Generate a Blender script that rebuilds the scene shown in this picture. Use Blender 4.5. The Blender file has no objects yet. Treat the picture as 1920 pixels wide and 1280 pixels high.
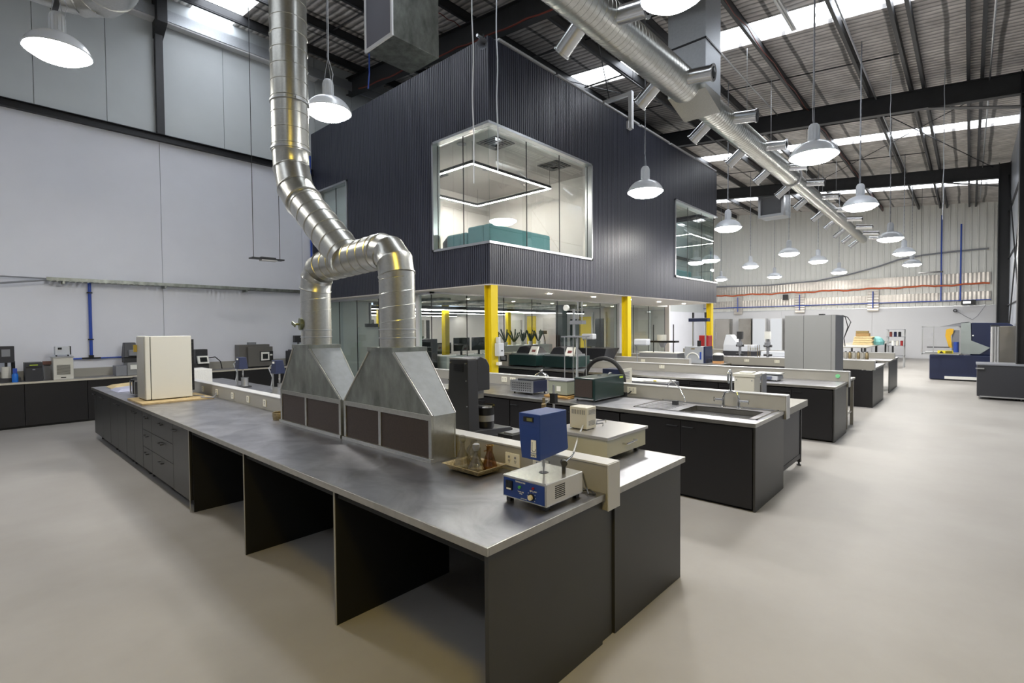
import bpy, bmesh, math, random
from mathutils import Vector, Matrix
random.seed(7)
S = bpy.context.scene
COL = S.collection
PI = math.pi
# ---------------------------------------------------------------- camera
cam_d = bpy.data.cameras.new('camera'); cam = bpy.data.objects.new('camera', cam_d); COL.objects.link(cam)
yaw, pit, rol = math.radians(42.26824), math.radians(-1.474773), math.radians(-0.437443)
F = Vector((math.cos(yaw), math.sin(yaw), 0)); R = Vector((math.sin(yaw), -math.cos(yaw), 0)); U = Vector((0, 0, 1))
F2 = F*math.cos(pit)+U*math.sin(pit); U2 = U*math.cos(pit)-F*math.sin(pit)
R3 = R*math.cos(rol)+U2*math.sin(rol); U3 = U2*math.cos(rol)-R*math.sin(rol)
M = Matrix((R3, U3, -F2)).transposed().to_4x4(); M.translation = Vector((0, 0, 1.87))
cam.matrix_world = M
cam_d.sensor_width = 36; cam_d.lens = 36*944.4352/1920; cam_d.clip_end = 200; cam_d.clip_start = 0.05
S.camera = cam
# ---------------------------------------------------------------- world, light, exposure
w = bpy.data.worlds.new('world'); S.world = w; w.use_nodes = True
w.node_tree.nodes['Background'].inputs[0].default_value = (0.75, 0.85, 1, 1)
w.node_tree.nodes['Background'].inputs[1].default_value = 0.6
S.view_settings.view_transform = 'Standard'; S.view_settings.look = 'None'
S.view_settings.gamma = 1; S.view_settings.use_curve_mapping = False
S.view_settings.exposure = 1.12
LAMP_E = 66.0        # emission of the high bay lenses
SKY_E = 4.0          # emission of the daylit roof sheets
LED_E = 42.0
WARM_E = 44.0
S.cycles.max_bounces = 10; S.cycles.diffuse_bounces = 5; S.cycles.glossy_bounces = 5
S.cycles.transparent_max_bounces = 16; S.cycles.sample_clamp_indirect = 6

# ================================================================ materials
MATS = {}
def lin(c):
    return tuple(((x/255)/12.92 if x/255 <= .04045 else ((x/255+.055)/1.055)**2.4) for x in c)
def mat(name, rgb=(200, 200, 200), rough=.5, metal=0., noise=0., nscale=8., bump=0., bscale=30., emit=0., spec=.5,
        stretch=None, rnoise=0., coat=0., rgb2=None):
    if name in MATS: return MATS[name]
    m = bpy.data.materials.new(name); m.use_nodes = True
    nt = m.node_tree; N = nt.nodes; L = nt.links; b = N['Principled BSDF']
    c = lin(rgb)
    b.inputs['Base Color'].default_value = (*c, 1); b.inputs['Roughness'].default_value = rough
    b.inputs['Metallic'].default_value = metal; b.inputs['Specular IOR Level'].default_value = spec
    b.inputs['Coat Weight'].default_value = coat
    if emit:
        b.inputs['Emission Color'].default_value = (*c, 1); b.inputs['Emission Strength'].default_value = emit
    if noise or bump or rnoise:
        tc = N.new('ShaderNodeTexCoord'); mp = N.new('ShaderNodeMapping'); L.new(tc.outputs['Object'], mp.inputs[0])
        if stretch: mp.inputs['Scale'].default_value = stretch
        nz = N.new('ShaderNodeTexNoise'); nz.inputs['Scale'].default_value = nscale; nz.inputs['Detail'].default_value = 6
        nz.inputs['Roughness'].default_value = .6; L.new(mp.outputs[0], nz.inputs[0])
        if noise:
            cr = N.new('ShaderNodeValToRGB'); L.new(nz.outputs[0], cr.inputs[0])
            c2 = lin(rgb2) if rgb2 else tuple(x*(1-noise) for x in c)
            cr.color_ramp.elements[0].position = .32; cr.color_ramp.elements[0].color = (*c2, 1)
            cr.color_ramp.elements[1].position = .68; cr.color_ramp.elements[1].color = (*(c if rgb2 else tuple(min(1, x*(1+noise*.4)) for x in c)), 1)
            L.new(cr.outputs[0], b.inputs['Base Color'])
        if rnoise:
            mr = N.new('ShaderNodeMapRange'); L.new(nz.outputs[0], mr.inputs[0])
            mr.inputs[1].default_value = .3; mr.inputs[2].default_value = .7
            mr.inputs[3].default_value = max(.02, rough-rnoise); mr.inputs[4].default_value = rough+rnoise
            L.new(mr.outputs[0], b.inputs['Roughness'])
        if bump:
            n2 = N.new('ShaderNodeTexNoise'); n2.inputs['Scale'].default_value = bscale; L.new(mp.outputs[0], n2.inputs[0])
            bp = N.new('ShaderNodeBump'); bp.inputs['Strength'].default_value = bump; bp.inputs['Distance'].default_value = .02
            L.new(n2.outputs[0], bp.inputs['Height']); L.new(bp.outputs[0], b.inputs['Normal'])
    MATS[name] = m; return m
def steel_mat():
    m = bpy.data.materials.new('stainless_top'); m.use_nodes = True; nt = m.node_tree; N = nt.nodes; L = nt.links
    b = N['Principled BSDF']; b.inputs['Metallic'].default_value = 1; b.inputs['Base Color'].default_value = (.44, .44, .47, 1)
    tc = N.new('ShaderNodeTexCoord'); mp = N.new('ShaderNodeMapping'); mp.inputs['Scale'].default_value = (1.0, 1.0, 1); L.new(tc.outputs['Object'], mp.inputs[0])
    n1 = N.new('ShaderNodeTexNoise'); n1.inputs['Scale'].default_value = 1.7; n1.inputs['Detail'].default_value = 2.5; n1.inputs['Roughness'].default_value = .5; n1.inputs['Distortion'].default_value = .5; L.new(mp.outputs[0], n1.inputs[0])
    mr = N.new('ShaderNodeMapRange'); L.new(n1.outputs[0], mr.inputs[0]); mr.clamp = False
    mr.inputs[1].default_value = .3; mr.inputs[2].default_value = .7; mr.inputs[3].default_value = .30; mr.inputs[4].default_value = .37
    L.new(mr.outputs[0], b.inputs['Roughness'])
    n4 = N.new('ShaderNodeTexNoise'); n4.inputs['Scale'].default_value = 2.6; n4.inputs['Detail'].default_value = 7; n4.inputs['Roughness'].default_value = .6; n4.inputs['Distortion'].default_value = 1.6; L.new(mp.outputs[0], n4.inputs[0])
    cr = N.new('ShaderNodeValToRGB'); L.new(n4.outputs[0], cr.inputs[0]); cr.color_ramp.elements[0].position = .3; cr.color_ramp.elements[0].color = (.33, .33, .36, 1); cr.color_ramp.elements[1].position = .72; cr.color_ramp.elements[1].color = (.56, .56, .59, 1)
    L.new(cr.outputs[0], b.inputs['Base Color'])
    n2 = N.new('ShaderNodeTexNoise'); n2.inputs['Scale'].default_value = 5; n2.inputs['Detail'].default_value = 1; L.new(mp.outputs[0], n2.inputs[0])
    bp = N.new('ShaderNodeBump'); bp.inputs['Strength'].default_value = .05; bp.inputs['Distance'].default_value = .01; L.new(n2.outputs[0], bp.inputs['Height']); L.new(bp.outputs[0], b.inputs['Normal'])
    return m
def glass(name, tint=(1, 1, 1), ior=1.5, boost=1.6, rough=0.0, dens=1.0):
    if name in MATS: return MATS[name]
    m = bpy.data.materials.new(name); m.use_nodes = True; nt = m.node_tree; N = nt.nodes; L = nt.links
    N.remove(N['Principled BSDF']); out = N['Material Output']
    t = N.new('ShaderNodeBsdfTransparent'); t.inputs[0].default_value = (*tint, 1)
    g = N.new('ShaderNodeBsdfGlossy'); g.inputs['Roughness'].default_value = rough
    fr = N.new('ShaderNodeLayerWeight'); pw = N.new('ShaderNodeMath'); pw.operation = 'POWER'; pw.inputs[1].default_value = 5
    L.new(fr.outputs['Facing'], pw.inputs[0])
    mu = N.new('ShaderNodeMath'); mu.operation = 'MULTIPLY_ADD'; mu.use_clamp = True; mu.inputs[1].default_value = .9; mu.inputs[2].default_value = .035*boost
    mx = N.new('ShaderNodeMixShader'); L.new(pw.outputs[0], mu.inputs[0]); L.new(mu.outputs[0], mx.inputs[0])
    L.new(t.outputs[0], mx.inputs[1]); L.new(g.outputs[0], mx.inputs[2]); L.new(mx.outputs[0], out.inputs[0])
    MATS[name] = m; return m
def foil_mat():
    m = bpy.data.materials.new('roof_foil'); m.use_nodes = True; nt = m.node_tree; N = nt.nodes; L = nt.links
    b = N['Principled BSDF']; b.inputs['Metallic'].default_value = .1; b.inputs['Roughness'].default_value = .4
    tc = N.new('ShaderNodeTexCoord')
    mp = N.new('ShaderNodeMapping'); L.new(tc.outputs['Object'], mp.inputs[0])
    def wave(dirn, scale, dist, dscale):
        wv = N.new('ShaderNodeTexWave'); wv.wave_type = 'BANDS'; wv.bands_direction = dirn
        wv.inputs['Scale'].default_value = scale; wv.inputs['Distortion'].default_value = dist
        wv.inputs['Detail'].default_value = 2; wv.inputs['Detail Scale'].default_value = dscale
        L.new(mp.outputs[0], wv.inputs[0]); return wv
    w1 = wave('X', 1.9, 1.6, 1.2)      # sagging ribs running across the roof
    w2 = wave('Y', .33, .6, 1.); w3 = wave('X', .26, .5, 1.)
    nz = N.new('ShaderNodeTexNoise'); nz.inputs['Scale'].default_value = 2.2; nz.inputs['Detail'].default_value = 6; L.new(mp.outputs[0], nz.inputs[0])
    cr = N.new('ShaderNodeValToRGB'); L.new(nz.outputs[0], cr.inputs[0])
    cr.color_ramp.elements[0].position = .3; cr.color_ramp.elements[0].color = (*lin((184, 178, 172)), 1)
    cr.color_ramp.elements[1].position = .7; cr.color_ramp.elements[1].color = (*lin((232, 226, 220)), 1)
    mx = N.new('ShaderNodeMix'); mx.data_type = 'RGBA'; mx.blend_type = 'MULTIPLY'; mx.inputs['Factor'].default_value = 1
    L.new(cr.outputs[0], mx.inputs[6])
    # mesh wires: thin dark lines where w2/w3 peak
    r2 = N.new('ShaderNodeValToRGB'); L.new(w2.outputs[0], r2.inputs[0]); r2.color_ramp.elements[0].position = .965; r2.color_ramp.elements[0].color = (1, 1, 1, 1)
    r2.color_ramp.elements[1].position = .99; r2.color_ramp.elements[1].color = (.25, .25, .25, 1)
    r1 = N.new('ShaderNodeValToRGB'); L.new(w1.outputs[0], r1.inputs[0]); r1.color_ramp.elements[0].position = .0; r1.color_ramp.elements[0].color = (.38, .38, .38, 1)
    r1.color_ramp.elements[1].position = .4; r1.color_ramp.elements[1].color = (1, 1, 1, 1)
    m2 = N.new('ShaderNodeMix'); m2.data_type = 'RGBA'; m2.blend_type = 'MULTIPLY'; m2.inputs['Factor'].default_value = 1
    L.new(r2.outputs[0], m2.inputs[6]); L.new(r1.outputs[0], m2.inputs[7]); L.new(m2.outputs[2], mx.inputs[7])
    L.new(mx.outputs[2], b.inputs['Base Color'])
    ad = N.new('ShaderNodeMath'); L.new(w1.outputs[0], ad.inputs[0]); ad.operation = 'ADD'
    n3 = N.new('ShaderNodeTexNoise'); n3.inputs['Scale'].default_value = 7; n3.inputs['Detail'].default_value = 5; L.new(mp.outputs[0], n3.inputs[0])
    L.new(n3.outputs[0], ad.inputs[1])
    bp = N.new('ShaderNodeBump'); bp.inputs['Strength'].default_value = .7; bp.inputs['Distance'].default_value = .05
    L.new(ad.outputs[0], bp.inputs['Height']); L.new(bp.outputs[0], b.inputs['Normal'])
    return m

M_FLOOR = mat('floor_concrete', (157, 154, 150), .52, noise=.13, nscale=.9, rnoise=.05, spec=.28, rgb2=(144, 140, 135))
M_WALL = mat('white_wall_panel', (226, 228, 236), .55, noise=.04, nscale=.8)
M_WALLG = mat('grey_wall_panel', (200, 205, 206), .5, noise=.05, nscale=.8)
M_RIB = mat('corrugated_white', (216, 216, 210), .45)
M_WHITE = mat('white_paint', (216, 216, 216), .5)
M_SOFFIT = mat('soffit_white', (236, 231, 224), .6)
M_STEEL = mat('dark_grey_steel', (50, 51, 53), .5, noise=.15, nscale=5)
M_DARKST = mat('black_steel', (26, 27, 30), .45)
M_FOIL = foil_mat()
M_CLAD = mat('black_timber_cladding', (53, 55, 67), .42, noise=.35, nscale=3, stretch=(9, 9, .12), rnoise=.1, spec=.5)
M_YEL = mat('yellow_paint', (222, 196, 20), .4)
M_SS = steel_mat()
M_SSE = mat('stainless_edge', (176, 174, 168), .35, metal=1, noise=.12, nscale=14)
M_SSB = mat('stainless_sheet', (168, 164, 156), .22, metal=.75, noise=.12, nscale=1.2, bump=.9, bscale=1.4)
M_UP = mat('upstand_grey', (150, 147, 138), .45, noise=.04, nscale=2)
M_UPT = mat('upstand_cap', (186, 186, 186), .35)
M_BLK = mat('black_laminate', (24, 23, 26), .42, noise=.1, nscale=2)
M_BLK_LIT = mat('black_laminate_lit', (52, 52, 51), .4, noise=.1, nscale=1.5)  # same black laminate, paler: light falling on the panels put into the colour
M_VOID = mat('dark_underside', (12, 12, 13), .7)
M_GALV = mat('galvanised_sheet', (190, 190, 184), .30, metal=.95, noise=.10, nscale=40)
M_GALD = mat('galvanised_worn', (150, 154, 148), .38, metal=.85, noise=.45, nscale=6, stretch=(1, 1, .5))
M_GALB = mat('galvanised_bright', (186, 190, 194), .5, metal=.6, noise=.08, nscale=30, rnoise=.04)
M_RW = mat('silver_foil_wall', (168, 174, 184), .34, metal=.45, noise=.25, nscale=1.1, bump=.9, bscale=1.6)
M_NOZ = mat('bright_spun_metal', (200, 202, 204), .24, metal=1)
M_HSIDE = mat('hood_side_sheet', (122, 127, 132), .6, metal=.3, noise=.12, nscale=14)
M_LINE = mat('far_lining_white', (198, 198, 200), .5)
M_GRIL = mat('brown_mesh_screen', (68, 58, 53), .6, metal=.3, noise=.25, nscale=90)
M_CHR = mat('chrome', (215, 215, 215), .08, metal=1)
M_ALU = mat('brushed_aluminium', (190, 192, 194), .32, metal=.9)
M_SHADE = mat('lamp_shade_white', (206, 210, 216), .3, coat=.4)
M_HOUS = mat('lamp_housing_white', (196, 200, 206), .42)
M_LENS = mat('lamp_lens_lit', (255, 252, 246), .4, emit=LAMP_E)
M_SKY = mat('daylit_roof_sheet', (240, 246, 255), .4, emit=SKY_E)
M_LED = mat('led_strip_lit', (255, 246, 238), .4, emit=LED_E)
M_LED2 = mat('led_square_lit', (255, 244, 234), .4, emit=58)
M_DOWN = mat('downlight_lit', (255, 240, 215), .4, emit=70)
M_GLASS = glass('clear_glass', (.90, .95, .94), 1.5, 3.4)
M_GLAS2 = glass('partition_glass', (.90, .95, .94), 1.45, 1.3)
M_GLASJ = glass('flask_glass', (.88, .87, .82), 1.5, 1.9, .03)
M_GLAST = glass('tinted_flask_glass', (.76, .60, .36), 1.5, 1.9, .05)
M_CREAM = mat('cream_enamel', (206, 204, 194), .35)
M_CREAMD = mat('cream_enamel_dark', (160, 158, 150), .3)
M_BEIGE = mat('beige_paint', (172, 170, 150), .45)
M_PLATE = mat('outlet_plate', (222, 218, 200), .4)
M_GREEN = mat('dark_green_enamel', (24, 48, 46), .3, coat=.3)
M_BLUE = mat('blue_enamel', (14, 52, 128), .3, coat=.4)
M_NAVY = mat('navy_paint', (24, 34, 66), .4)
M_CHAR = mat('charcoal_plastic', (46, 47, 52), .45)
M_BP = mat('black_plastic', (18, 18, 20), .4)
M_GREYP = mat('grey_plastic', (128, 130, 136), .45)
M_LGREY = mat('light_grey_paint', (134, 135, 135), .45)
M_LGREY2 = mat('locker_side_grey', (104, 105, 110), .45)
M_WOOD = mat('plywood', (168, 146, 104), .6, noise=.3, nscale=9)
M_CARD = mat('pale_timber', (202, 182, 138), .7, noise=.15, nscale=6)
M_RED = mat('dull_red', (140, 24, 26), .45)
M_ORG = mat('orange_cable', (196, 92, 48), .5)
M_ORGD = mat('red_brown_cable', (122, 58, 48), .5)
M_BPIPE = mat('blue_pipe', (38, 74, 168), .4)
M_TEAL = mat('teal_fabric', (112, 154, 158), .85, noise=.08, nscale=20)
M_TRAY = mat('stained_tray', (172, 156, 116), .5, metal=.2, noise=.6, nscale=48, rgb2=(84, 70, 40))
M_FOAM = mat('white_foam', (214, 214, 210), .8, bump=.5, bscale=40)
M_LEAF = mat('plant_leaf', (38, 66, 40), .5)
M_SCR = mat('dark_screen', (26, 30, 32), .2)
M_RUB = mat('black_rubber', (22, 22, 23), .6)
M_TIN = mat('tin', (150, 134, 100), .4, metal=.7, noise=.3, nscale=30)
M_LABEL = mat('paper_label', (232, 232, 226), .6)
M_YLAB = mat('yellow_label', (232, 214, 40), .5)
M_LIME = mat('lime_note', (190, 214, 60), .6)
M_OFFC = mat('office_ceiling_dark', (58, 66, 64), .8, noise=.3, nscale=1.2)
M_ROOMC = mat('room_ceiling', (190, 184, 180), .7)
M_ROOMW = mat('room_wall', (222, 217, 214), .7)
M_CARPET = mat('dark_carpet', (70, 70, 74), .9)
M_COVER = mat('foil_cover', (196, 190, 182), .35, metal=.5, noise=.2, nscale=3)
M_KELLY = mat('bright_green', (70, 160, 80), .5)
M_CYAN = mat('bright_blue', (20, 104, 196), .4)

ORD = ['first', 'second', 'third', 'fourth', 'fifth', 'sixth', 'seventh']
# ================================================================ mesh helpers
class MB:
    def __init__(s): s.v = []; s.f = []; s.m = []; s.cur = 0
    def add(s, vs, fs):
        o = len(s.v); s.v += [tuple(p) for p in vs]; s.f += [tuple(i+o for i in f) for f in fs]; s.m += [s.cur]*len(fs)
        return s
    def box(s, x0, x1, y0, y1, z0, z1):
        if x0 > x1: x0, x1 = x1, x0
        if y0 > y1: y0, y1 = y1, y0
        if z0 > z1: z0, z1 = z1, z0
        return s.add([(x0, y0, z0), (x1, y0, z0), (x1, y1, z0), (x0, y1, z0), (x0, y0, z1), (x1, y0, z1), (x1, y1, z1), (x0, y1, z1)],
              [(0, 3, 2, 1), (4, 5, 6, 7), (0, 1, 5, 4), (1, 2, 6, 5), (2, 3, 7, 6), (3, 0, 4, 7)])
    def bx(s, c, d): return s.box(c[0]-d[0]/2, c[0]+d[0]/2, c[1]-d[1]/2, c[1]+d[1]/2, c[2], c[2]+d[2])
    def hexa(s, b, t):      # bottom quad, top quad (ccw seen from above)
        return s.add(list(b)+list(t), [(3, 2, 1, 0), (4, 5, 6, 7), (0, 1, 5, 4), (1, 2, 6, 5), (2, 3, 7, 6), (3, 0, 4, 7)])
    def prism(s, poly, axis, a, b):
        n = len(poly)
        def P(p, t):
            return {'x': (t, p[0], p[1]), 'y': (p[0], t, p[1]), 'z': (p[0], p[1], t)}[axis]
        vs = [P(p, a) for p in poly]+[P(p, b) for p in poly]
        fs = [tuple(range(n))[::-1], tuple(range(n, 2*n))]+[(i, (i+1) % n, n+(i+1) % n, n+i) for i in range(n)]
        return s.add(vs, fs)
    def sweep(s, pts, rad, n=16, cap=True):
        pts = [Vector(p) for p in pts]; k = len(pts)
        if not hasattr(rad, '__len__'): rad = [rad]*k
        T = []
        for i in range(k):
            a = pts[max(i-1, 0)]; b = pts[min(i+1, k-1)]
            d = b-a
            j = 2
            while d.length < 1e-9 and j < k:
                d = pts[min(i+j, k-1)]-pts[max(i-j, 0)]; j += 1
            T.append(d.normalized())
        up = Vector((0, 0, 1)) if abs(T[0].z) < .9 else Vector((1, 0, 0))
        nrm = (up-T[0]*up.dot(T[0])).normalized(); vs = []
        for i in range(k):
            nrm = (nrm-T[i]*nrm.dot(T[i])).normalized(); bn = T[i].cross(nrm)
            for j in range(n):
                a = 2*PI*j/n; vs.append(pts[i]+(nrm*math.cos(a)+bn*math.sin(a))*rad[i])
        fs = [(i*n+j, i*n+(j+1) % n, (i+1)*n+(j+1) % n, (i+1)*n+j) for i in range(k-1) for j in range(n)]
        if cap: fs += [tuple(range(n))[::-1], tuple(range((k-1)*n, k*n))]
        return s.add(vs, fs)
    def cyl(s, a, b, r, r2=None, n=16): return s.sweep([a, b], [r, r if r2 is None else r2], n)
    def lathe(s, prof, c=(0, 0, 0), n=24, cap=True):
        vs = [(c[0]+r*math.cos(2*PI*j/n), c[1]+r*math.sin(2*PI*j/n), c[2]+z) for r, z in prof for j in range(n)]
        k = len(prof)
        fs = [(i*n+j, i*n+(j+1) % n, (i+1)*n+(j+1) % n, (i+1)*n+j) for i in range(k-1) for j in range(n)]
        if cap: fs += [tuple(range(n))[::-1], tuple(range((k-1)*n, k*n))]
        return s.add(vs, fs)
    def quad(s, *p): return s.add(p, [tuple(range(len(p)))])
    def build(s, name, m, parent=None, smooth=None, bevel=0., kind=None, label=None, world=True):
        me = bpy.data.meshes.new(name)
        off = Vector(parent['_o']) if (parent is not None and world) else Vector((0, 0, 0))
        me.from_pydata([tuple(Vector(p)-off) for p in s.v], [], s.f)
        ms = m if isinstance(m, (list, tuple)) else [m]
        for x in ms: me.materials.append(x)
        if len(ms) > 1:
            for p, i in zip(me.polygons, s.m): p.material_index = i
        o = bpy.data.objects.new(name, me); COL.objects.link(o)
        if parent is not None:
            o.parent = parent; o['_o'] = parent['_o']
        else: o['_o'] = (0., 0., 0.)
        if smooth:
            me.shade_smooth(); me.set_sharp_from_angle(angle=math.radians(smooth if smooth > 1 else 35))
        if bevel:
            b = o.modifiers.new('bevel', 'BEVEL'); b.width = bevel; b.segments = 2; b.limit_method = 'ANGLE'
        if kind: o['kind'] = kind
        if label: o['label'] = label
        return o
def B(*a): return MB().box(*a)
def thing(name, label, cat, loc, group=None, kind=None):
    o = bpy.data.objects.new(name, None); COL.objects.link(o); o.location = loc; o.empty_display_size = .1
    o['_o'] = tuple(float(x) for x in loc)
    if kind: o['kind'] = kind
    else: o['label'] = label; o['category'] = cat
    if group: o['group'] = group
    return o
def solo(o, label, cat, group=None):
    o['label'] = label; o['category'] = cat
    if group: o['group'] = group
    return o
def struct(name, loc=(0, 0, 0)): return thing(name, '', '', loc, kind='structure')
CH = {}
def dup(root, loc, label=None, group=None):
    r = root.copy(); COL.objects.link(r); r.location = loc; r['_o'] = tuple(float(x) for x in loc)
    if label: r['label'] = label
    if group: r['group'] = group
    for ch in root.children:
        c = ch.copy(); COL.objects.link(c); c.parent = r
        for g in ch.children:
            d = g.copy(); COL.objects.link(d); d.parent = c
    return r
def arc(c, r, a0, a1, n, plane='yz'):
    out = []
    for i in range(n+1):
        a = math.radians(a0+(a1-a0)*i/n); p, q = r*math.cos(a), r*math.sin(a)
        out.append({'yz': (c[0], c[1]+p, c[2]+q), 'xz': (c[0]+p, c[1], c[2]+q), 'xy': (c[0]+p, c[1]+q, c[2])}[plane])
    return out
def text(body, size, parent, m, origin, xdir, ydir, name='lettering', depth=.0006):
    cu = bpy.data.curves.new(name, 'FONT'); cu.body = body; cu.size = size; cu.extrude = depth; cu.align_x = 'CENTER'; cu.align_y = 'CENTER'
    cu.materials.append(m)
    o = bpy.data.objects.new(name, cu); COL.objects.link(o)
    x = Vector(xdir); y = Vector(ydir); mt = Matrix((x, y, x.cross(y))).transposed().to_4x4()
    off = Vector(parent['_o']) if parent else Vector()
    mt.translation = Vector(origin)-off; o.matrix_world = mt
    bpy.context.view_layer.update()
    me = bpy.data.meshes.new_from_object(o.evaluated_get(bpy.context.evaluated_depsgraph_get()))
    bpy.data.objects.remove(o); me.materials.clear(); me.materials.append(m)
    o = bpy.data.objects.new(name, me); COL.objects.link(o)
    if parent: o.parent = parent
    o.matrix_basis = mt
    return o
# ================================================================ SETTING
XW0, XW1, YL, YR = -9.0, 36.6, 14.3, -1.1
def zr(y): return 8.39+.1*y
RS = (1, .1)
fl = struct('floor')
B(XW0, 40, YR-.3, 27, -.12, 0).build('slab', M_FLOOR, fl)
# ---- roof
ce = struct('ceiling')
def roofbox(x0, x1, y0, y1, dz0, dz1):
    return MB().hexa([(x0, y0, zr(y0)+dz0), (x1, y0, zr(y0)+dz0), (x1, y1, zr(y1)+dz0), (x0, y1, zr(y1)+dz0)],
                     [(x0, y0, zr(y0)+dz1), (x1, y0, zr(y0)+dz1), (x1, y1, zr(y1)+dz1), (x0, y1, zr(y1)+dz1)])
SK = [(-5.3, -4.4), (4.05, 5.0), (12.3, 13.25), (22.0, 22.85), (31.1, 31.95)]
xs = [XW0]+[a for s in SK for a in s]+[XW1+.3]
for i in range(0, len(xs), 2):
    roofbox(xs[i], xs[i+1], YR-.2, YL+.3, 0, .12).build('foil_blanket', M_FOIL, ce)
for a, b in SK:
    roofbox(a, b, YR-.2, YL+.3, .10, .13).build('skylight_sheet', M_SKY, ce)
PUR = [-1.2, -.16, .10, 1.0, 1.28, 2.2, 3.85, 5.5, 7.15, 8.8, 10.45, 12.1, 13.6]
RX = [-1.0, 8.3, 17.8, 27.4]
for y in PUR:
    m = MB()
    m.hexa([(XW0, y-.035, zr(y)-.22), (XW1, y-.035, zr(y)-.22), (XW1, y+.035, zr(y)-.22), (XW0, y+.035, zr(y)-.22)],
           [(XW0, y-.035, zr(y)-.19), (XW1, y-.035, zr(y)-.19), (XW1, y+.035, zr(y)-.19), (XW0, y+.035, zr(y)-.19)])
    m.box(XW0, XW1, y-.035, y-.03, zr(y)-.2, zr(y)-.005)
    m.box(XW0, XW1, y-.035, y+.035, zr(y)-.02, zr(y)-.004)
    m.build('purlin', M_STEEL, ce)
for x in RX:
    m = MB()
    def rb(xa, xb, za, zb, ya=YR+.1, yb=YL-.02):
        m.hexa([(xa, ya, zr(ya)+za), (xb, ya, zr(ya)+za), (xb, yb, zr(yb)+za), (xa, yb, zr(yb)+za)],
               [(xa, ya, zr(ya)+zb), (xb, ya, zr(ya)+zb), (xb, yb, zr(yb)+zb), (xa, yb, zr(yb)+zb)])
    rb(x-.1, x+.1, -.75, -.733); rb(x-.1, x+.1, -.24, -.222); rb(x-.006, x+.006, -.733, -.24)
    # haunch at the right-hand knee
    m.hexa([(x-.1, YR+.1, 7.2), (x+.1, YR+.1, 7.2), (x+.1, .9, zr(.9)-.76), (x-.1, .9, zr(.9)-.76)],
           [(x-.1, YR+.1, 7.22), (x+.1, YR+.1, 7.22), (x+.1, .9, zr(.9)-.74), (x-.1, .9, zr(.9)-.74)])
    m.build('rafter', M_STEEL, ce)
for x in (3.2, 6.6, 10.6, 15.4, 19.9, 24.8, 29.6, 33.6):       # sag rods between purlins
    m = MB()
    for a, b in zip(PUR[4:], PUR[5:]): m.cyl((x, a, zr(a)-.12), (x, b, zr(b)-.12), .018, n=6)
    m.build('sag_rod', M_DARKST, ce)
for (xa, ya, xb, yb) in ((17.9, 2.3, 27.2, -.6), (17.9, -.6, 27.2, 5.4), (8.4, 5.6, 17.6, 10.3), (8.4, 10.3, 17.6, 5.6)):
    MB().cyl((xa, ya, zr(ya)-.35), (xb, yb, zr(yb)-.35), .014, n=6).build('brace_rod', M_DARKST, ce)
# small conduits and cables along the roof
m = MB()
for y, x0, x1 in ((4.6, 8.4, 17.7), (2.05, 2, 27.2), (-.3, 3, 34)): m.cyl((x0, y, zr(y)-.27), (x1, y, zr(y)-.27), .02, n=6)
m.build('conduit', M_ALU, ce)
for y, x0, x1 in ((3.75, 8.5, 36), (9.0, 3, 8.2)):
    pts = [(x0+(x1-x0)*i/40, y+.03*math.sin(i*2.1), zr(y)-.25-.02*abs(math.sin(i*1.3))) for i in range(41)]
    MB().sweep(pts, .010, 6).build('orange_cable', M_ORGD, ce, label='red-brown cable run')
pts = [(8.18, 13.5-12.5*i/40, zr(13.5-12.5*i/40)-.72-.04*abs(math.sin(i*.9))) for i in range(41)]
MB().sweep(pts, .02, 6).build('orange_cable', M_ORGD, ce, label='red-brown cable run')
m = MB(); m.sweep([(9.0, 6.3, 8.0), (19.5, 6.3, 8.0)], .022, 8); m.sweep([(9.0, 6.3, 8.0), (9.0, 7.6, 8.05)], .022, 8); m.sweep([(11.0, 6.3, 8.0), (11., 7.4, 8.05)], .018, 8)
for x in (9.0, 11.5, 14.0, 16.5): m.cyl((x, 6.3, 8.0), (x, 6.3, zr(6.3)), .008, n=6)
m.build('sprinkler_pipe', M_DARKST, ce)
# ---- left wall y = 14.3
wl = struct('wall_left')
ZR = zr(YL)
B(XW0, 7.45, YL+.03, YL+.2, 0, ZR+.4).build('backing', M_WALLG, wl)
B(7.45, XW1, YL+.03, YL+.2, 2.9, ZR+.4).build('backing', M_WALLG, wl)
B(19.7, XW1, YL+.03, YL+.2, 0, 2.9).build('backing', M_WALL, wl)
js = [XW0, -6.0, -3.0, -.1, 3.33, 6.75, 10.2]
for a, b in zip(js, js[1:]): B(a+.005, min(b, 7.43)-.005, YL, YL+.03, 1.1, 6.44).build('panel', M_WALL, wl) if a < 7.43 else None
ju = [XW0, -3.6, -1.2, 0.0, 1.17, 2.36, 3.33, 4.75, 5.95, 7.2, 8.4, 9.6, 10.8, 12, 20, 28, 36.6]
for a, b in zip(ju, ju[1:]): B(a+.006, b-.006, YL, YL+.03, 6.5, ZR).build('panel', M_WALLG, wl)
B(XW0, 7.2, YL, YL+.03, 0, 1.1).build('panel', M_WALL, wl)
m = MB(); m.box(XW0, 36.6, YL-.12, YL, 6.36, 6.375); m.box(XW0, 36.6, YL-.12, YL, 6.51, 6.525); m.box(XW0, 36.6, YL-.05, YL-.04, 6.375, 6.51)
m.build('girt', M_DARKST, wl)
B(3.27, 3.42, YL-.14, YL, 6.52, 9.2).build('post', M_STEEL, wl)
m = MB(); m.hexa([(3.25, 13.85, 9.0), (3.45, 13.85, 9.0), (3.45, YL, 8.75), (3.25, YL, 8.75)], [(3.25, 13.85, 9.7), (3.45, 13.85, 9.7), (3.45, YL, 9.75), (3.25, YL, 9.75)])
m.build('bracket', M_STEEL, wl)
B(XW0, 7.2, YL-.22, YL, 9.12, 9.16).build('eave_flashing', M_WHITE, wl)
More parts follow.
